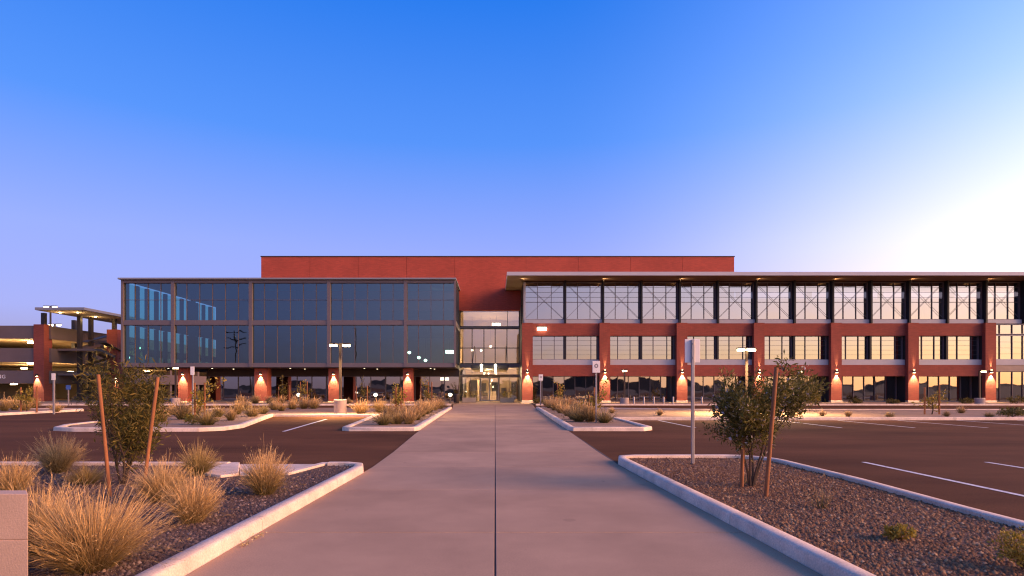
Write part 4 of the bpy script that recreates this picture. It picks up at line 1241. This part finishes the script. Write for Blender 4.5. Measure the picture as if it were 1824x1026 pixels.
bed([(1465, 741, .45), (1511, 742, .4), (1585, 744, .5, 1), (1686, 742, .45), (1712, 736, .6), (1762, 744, .5, 1), (1175, 740, .5), (1275, 742, .4), (1090, 736, .45)],
    'in the long gravel strip on the right', 'small tufts in the right strip')
bed([(8, 732, 1.1), (26, 730, 1.1), (45, 731, 1.1), (100, 734, .7), (60, 727)], 'on the island before the garage', 'grasses before the garage')

# ---- leaves, saplings and stakes
def leaf_cloud(centres, per, rad, size, seed, asp=0.28):
    g = np.random.default_rng(seed)
    C = np.repeat(np.asarray(centres, dtype=float), per, 0)
    n = len(C)
    d = g.normal(0, 1, (n, 3)); d /= np.linalg.norm(d, axis=1)[:, None]
    P = C + d * (rad * g.random(n) ** 0.6)[:, None] * np.array([1, 1, 0.9])
    ax = d * 0.6 + g.normal(0, 0.6, (n, 3)) + np.array([0, 0, 0.35])
    ax /= np.linalg.norm(ax, axis=1)[:, None]
    sd = np.cross(ax, g.normal(0, 1, (n, 3))); sd /= np.linalg.norm(sd, axis=1)[:, None]
    L = size * (0.45 + 1.1 * g.random(n) ** 1.4)[:, None]
    w_ = L * asp
    nrm = np.cross(ax, sd)
    V = np.stack([P, P + ax * L * 0.5 + sd * w_ * 0.5 + nrm * L * 0.06, P + ax * L, P + ax * L * 0.5 - sd * w_ * 0.5 + nrm * L * 0.06], 1).reshape(-1, 3)
    Q = np.arange(n * 4).reshape(-1, 4)
    return V, Q

def grow(rnd, p, d, length, r, depth, mb, tips, spread=0.6, up=0.25, low=1):
    pts, rad = [Vector(p)], [r]
    q = Vector(p); dd = Vector(d).normalized()
    k = 4
    for i in range(k):
        dd = (dd + Vector((rnd.gauss(0, 0.13), rnd.gauss(0, 0.13), rnd.gauss(0, 0.05) + up * 0.12))).normalized()
        q = q + dd * (length / k)
        pts.append(q.copy()); rad.append(r * (1 - 0.55 * (i + 1) / k))
        if depth > 0 and i >= low:
            for _ in range(1 if rnd.random() < 0.75 else 2):
                nd = (dd + Vector((rnd.gauss(0, spread), rnd.gauss(0, spread), rnd.gauss(0.1, spread * 0.6)))).normalized()
                grow(rnd, q, nd, length * rnd.uniform(0.45, 0.72), rad[-1] * 0.7, depth - 1, mb, tips, spread, up)
        if depth <= 1:
            tips.append(tuple(q))
    mb.tube(pts, rad, 5 if depth else 4, cap=False)

def sapling(px, py, zb, h, stems, label, leafmat, per, rad, size, seed, width=1.0, blossoms=0, depth=2, asp=0.28, group=None, fork=0.35, low=1):
    rnd = random.Random(seed)
    X, Y = G(px, py, zb)
    t = empty('sapling', (X, Y, zb), label, 'sapling', group)
    mb, tips = MB(), []
    for k in range(stems):
        a = 2 * math.pi * k / stems + rnd.uniform(-0.4, 0.4)
        lean = rnd.uniform(0.12, 0.42) * width
        grow(rnd, (X + 0.03 * math.cos(a), Y + 0.03 * math.sin(a), zb - 0.02), (lean * math.cos(a), lean * math.sin(a), 1), h * rnd.uniform(0.62, 0.86), 0.011 + 0.006 * h, depth, mb, tips, 0.55 * width, low=low)
    mb.build('trunk', M['bark'], t, smooth=True)
    tips = [p for p in tips if p[2] > zb + h * fork]
    V, Q = leaf_cloud(tips, per, rad, size, seed, asp)
    o = link('crown', np_mesh('crown', V - np.array([X, Y, zb]), Q, M[leafmat]), (X, Y, zb), t)
    if blossoms:
        c = [tips[i] for i in rng.integers(0, len(tips), blossoms)]
        V, Q = leaf_cloud(c, 5, rad * 1.1, size * 0.75, seed + 1, 0.6)
        tag(link('blossom', np_mesh('blossom', V - np.array([X, Y, zb]), Q, M['blossom']), (X, Y, zb), t), kind='stuff')
    return t

def stake(px, py, top, label, r=0.025, zb=0.09, dY=0.0):
    X, Y = G(px, py, zb)
    x1, z1 = PX(top[0], Y + dY), PZ(top[1], Y + dY)
    t = MB().tube([(X, Y, zb - 0.02), ((X + x1) / 2, Y + dY / 2, (zb + z1) / 2), (x1, Y + dY, z1 - 0.01), (x1, Y + dY, z1)], [r * 1.08, r, r * 0.98, r * 0.75], 12).build('tree_stake', M['stake'], loc=(X, Y, zb), smooth=True)
    return tag(t, label, 'stake', 'wooden tree stakes')

sapling(218, 862, 0.085, 1.38, 6, 'tall thin-leaved sapling between two stakes in the near left bed', 'leaf', 21, 0.16, 0.085, 12, width=0.80, asp=0.17, depth=2, fork=0.05, low=0)
stake(196, 884, (175, 667), 'left stake of the sapling in the near left bed')
stake(255, 874, (281, 672), 'right stake of the sapling in the near left bed', r=0.026, zb=0.085)
sapling(1338, 866, 0.085, 1.52, 5, 'leafy sapling with pale blossoms between two stakes in the near right bed', 'leaf2', 40, 0.14, 0.075, 23, width=0.66, blossoms=90, asp=0.24, fork=0.36)
stake(1321, 868, (1326, 700), 'shorter left stake of the blossoming sapling on the right', r=0.026)
stake(1364, 884, (1383, 655), 'taller right stake of the blossoming sapling on the right', r=0.029)
# yellow-green bush at the right picture edge and a dark one under it
def bush(px, py, h, w, mat, label, seed, n=60, per=14, size=0.04, zb=0.09, name='low_bush', asp=0.5):
    g = np.random.default_rng(seed)
    X, Y = G(px, py, zb)
    c = g.normal(0, 1, (n, 3)); c /= np.linalg.norm(c, axis=1)[:, None]
    c *= (0.35 + 0.65 * g.random(n) ** 0.5)[:, None]
    c = c * np.array([w / 2, w / 2, h / 2]) * 0.85 + np.array([0, 0, h / 2])
    V, Q = leaf_cloud(c, per, h * 0.16, size, seed, asp)
    V[:, 2] = np.maximum(V[:, 2], 0.005)
    t = empty(name, (X, Y, zb), label, 'bush', 'low bushes')
    link('foliage', np_mesh('foliage', V, Q, M[mat]), (X, Y, zb), t)
    mb = MB()
    for k in range(7):
        a = 2 * math.pi * k / 7
        mb.tube([(X, Y, zb), (X + 0.12 * w * math.cos(a), Y + 0.12 * w * math.sin(a), zb + h * 0.3), (X + 0.3 * w * math.cos(a), Y + 0.3 * w * math.sin(a), zb + h * 0.7)], [0.02 * h, 0.014 * h, 0.006 * h], 5)
    mb.build('stems', M['bark'], t)
    return t
bush(1822, 1015, 0.36, 0.44, 'leafy', 'yellow-green bush at the lower right picture edge', 5, n=90, per=16, size=0.03)
bush(1600, 962, 0.16, 0.3, 'leafy', 'small low bush on the gravel of the near right bed', 6, n=40)
bush(1804, 743, 0.5, 1.5, 'leaf2', 'grey spreading bush at the right end of the gravel strip', 8, n=80, size=0.09, zb=0.1)
bush(343, 756, 0.42, 0.8, 'leafy', 'yellow-green bush among the grasses below the narrow white sign', 9, n=50, size=0.08, zb=0.1)
bush(1590, 720, 0.5, 1.6, 'leaf', 'dark bush at the foot of the fifth glazed bay', 10, n=60, size=0.1, zb=0.1)
bush(1525, 720, 0.55, 1.3, 'leaf', 'dark bush right of the fifth brick pier', 14, n=60, size=0.1, zb=0.1)
bush(1720, 720, 0.6, 1.5, 'leaf', 'dark bush left of the last lamp post', 15, n=60, size=0.1, zb=0.1)
bush(958, 720, 0.6, 1.4, 'leaf', 'dark bush at the right corner of the entry plaza', 16, n=60, size=0.1, zb=0.1)
bush(1452, 721, 0.9, 0.9, 'leafy', 'bright yellow-green bush beside the small lamp post', 17, n=50, size=0.1, zb=0.1)
bush(1810, 720, 0.8, 1.6, 'leaf', 'dark bush in front of the all-glass bay', 18, n=60, size=0.1, zb=0.1)

def young_tree(px, py, top, label, mat='leafy', w=0.8, zb=0.10, seed=0, stakes=()):
    X, Y = G(px, py, zb)
    h = PZ(top, Y) - zb
    t = empty('young_tree', (X, Y, zb), label, 'young tree', 'young staked trees')
    rnd = random.Random(seed)
    mb, tips = MB(), []
    grow(rnd, (X, Y, zb), (0.03, 0, 1), h * 0.95, 0.035, 1, mb, tips, 0.6)
    mb.build('trunk', M['bark'], t)
    g = np.random.default_rng(seed)
    n = 26
    c = g.normal(0, 0.42, (n, 3)) * np.array([w, w, h * 0.42]) * 0.8 + np.array([X, Y, zb + h * 0.62])
    c = np.concatenate([c, np.array(tips)])
    V, Q = leaf_cloud(c, 9, 0.16, 0.13, seed, 0.5)
    link('crown', np_mesh('crown', V - np.array([X, Y, zb]), Q, M[mat]), (X, Y, zb), t)
    for k, (sx, st) in enumerate(stakes):
        tag(stake(sx, py, (sx, st), None, r=0.045, zb=zb), label=f'{("left", "right")[k]} stake of the {label}')
yt = [(354, 748, 690, 'young yellowish tree by the narrow white sign', 'leafy', 0.6, ((347, 682), (364.5, 682))),
      (506, 720, 684, 'young tree under the glass box, right of the second column', 'leaf', 0.8, ((496, 689), (516, 686))),
      (541, 721, 688, 'young yellow tree beside the left bollard light', 'leafy', 1.0, ((535, 680), (547, 679))),
      (645, 720, 690, 'young tree right of the twin-headed light pole', 'leaf', 0.7, ((635, 688), (654, 687))),
      (710, 745, 697, 'young tree standing in the narrow left curb bed', 'leafy', 0.5, ((705, 690), (714, 690))),
      (766, 724, 690, 'young tree left of the entry plaza', 'leafy', 0.8, ((763, 680), (769, 680))),
      (1054, 748, 700, 'young orange-lit tree beside the white marked sign', 'leafy', 0.6, ((1049, 703), (1058.5, 690))),
      (995, 724, 688, 'young tree behind the grasses of the right curb bed', 'leafy', 0.6, ((993, 683), (998, 686))),
      (1660, 738, 703, 'young round-crowned tree in the right gravel strip', 'leafy', 1.3, ((1647, 690), (1673, 686))),
      (48, 734, 700, 'young tree on the island before the garage', 'leafy', 0.8, ((37, 690), (65.5, 688)))]
for i, (px, py, top, label, mat, w_, st) in enumerate(yt):
    young_tree(px, py, top, label, mat, w_, seed=60 + i, stakes=st)

# entry planters
for k, (px, wh) in enumerate(((836, 'left'), (903, 'right'))):
    X, Y = G(px, 716.8, 0.03)
    t = empty('planter', (X, Y, 0.03), f'square concrete planter with shrub, {wh} of the entry doors', 'planter', 'entry planters')
    MB().box(X - 0.75, X + 0.75, Y - 0.3, Y + 0.3, 0.03, 0.55).build('trough', M['tanband'], t, bevel=0.03)
    c = rng.normal(0, 0.3, (24, 3)) * np.array([1.6, 0.6, 0.6]) + np.array([X, Y, 0.85])
    V, Q = leaf_cloud(c, 9, 0.18, 0.13, 90 + k, 0.4)
    link('shrub', np_mesh('shrub', V - np.array([X, Y, 0.55]), Q, M['leafy']), (X, Y, 0.55), t)

# leaf litter against the left curb, specks on the path
g = np.random.default_rng(3)
n = 46
P = np.stack([g.normal(0, 0.03, n), g.uniform(-0.28, 0.28, n), np.full(n, 0.016)], -1) + np.array([*G(440, 965), 0]) + np.array([0.06, 0, 0])
V, Q = leaf_cloud(P, 2, 0.025, 0.035, 4, 0.6)
V[:, 2] = np.clip(V[:, 2], 0.016, 0.04)
tag(link('leaf_litter', np_mesh('leaf_litter', V, Q, M['debris']), (0, 0, 0)), 'dry yellow leaf litter swept against the near left curb', 'litter', kind='stuff')

# ================================================================== behind the viewer, seen mirrored in the glass box
def utility_pole(px, Yv, top, arms, label):
    """px, top: where its mirror image stands; Yv: mirrored distance"""
    X, Y, zt = PX(px, Yv), 2 * YL - Yv, PZ(top, Yv)
    t = empty('utility_pole', (X, Y, 0), label, 'utility pole', 'utility poles behind the viewer')
    MB().tube([(X, Y, -0.05), (X, Y, zt)], [0.32, 0.2], 10).build('pole', M['steel'], t)
    for k in range(arms):
        z = zt - 1.0 - 2.2 * k
        box('crossarm', t, M['steel'], X - 3.4, X + 3.4, Y - 0.15, Y + 0.15, z - 0.15, z + 0.15)
utility_pole(423, 190, 587, 3, 'dark utility pole with three crossarms mirrored in the glass box')
utility_pole(634, 190, 588, 0, 'plain dark utility pole mirrored right of the twin-headed lamp')
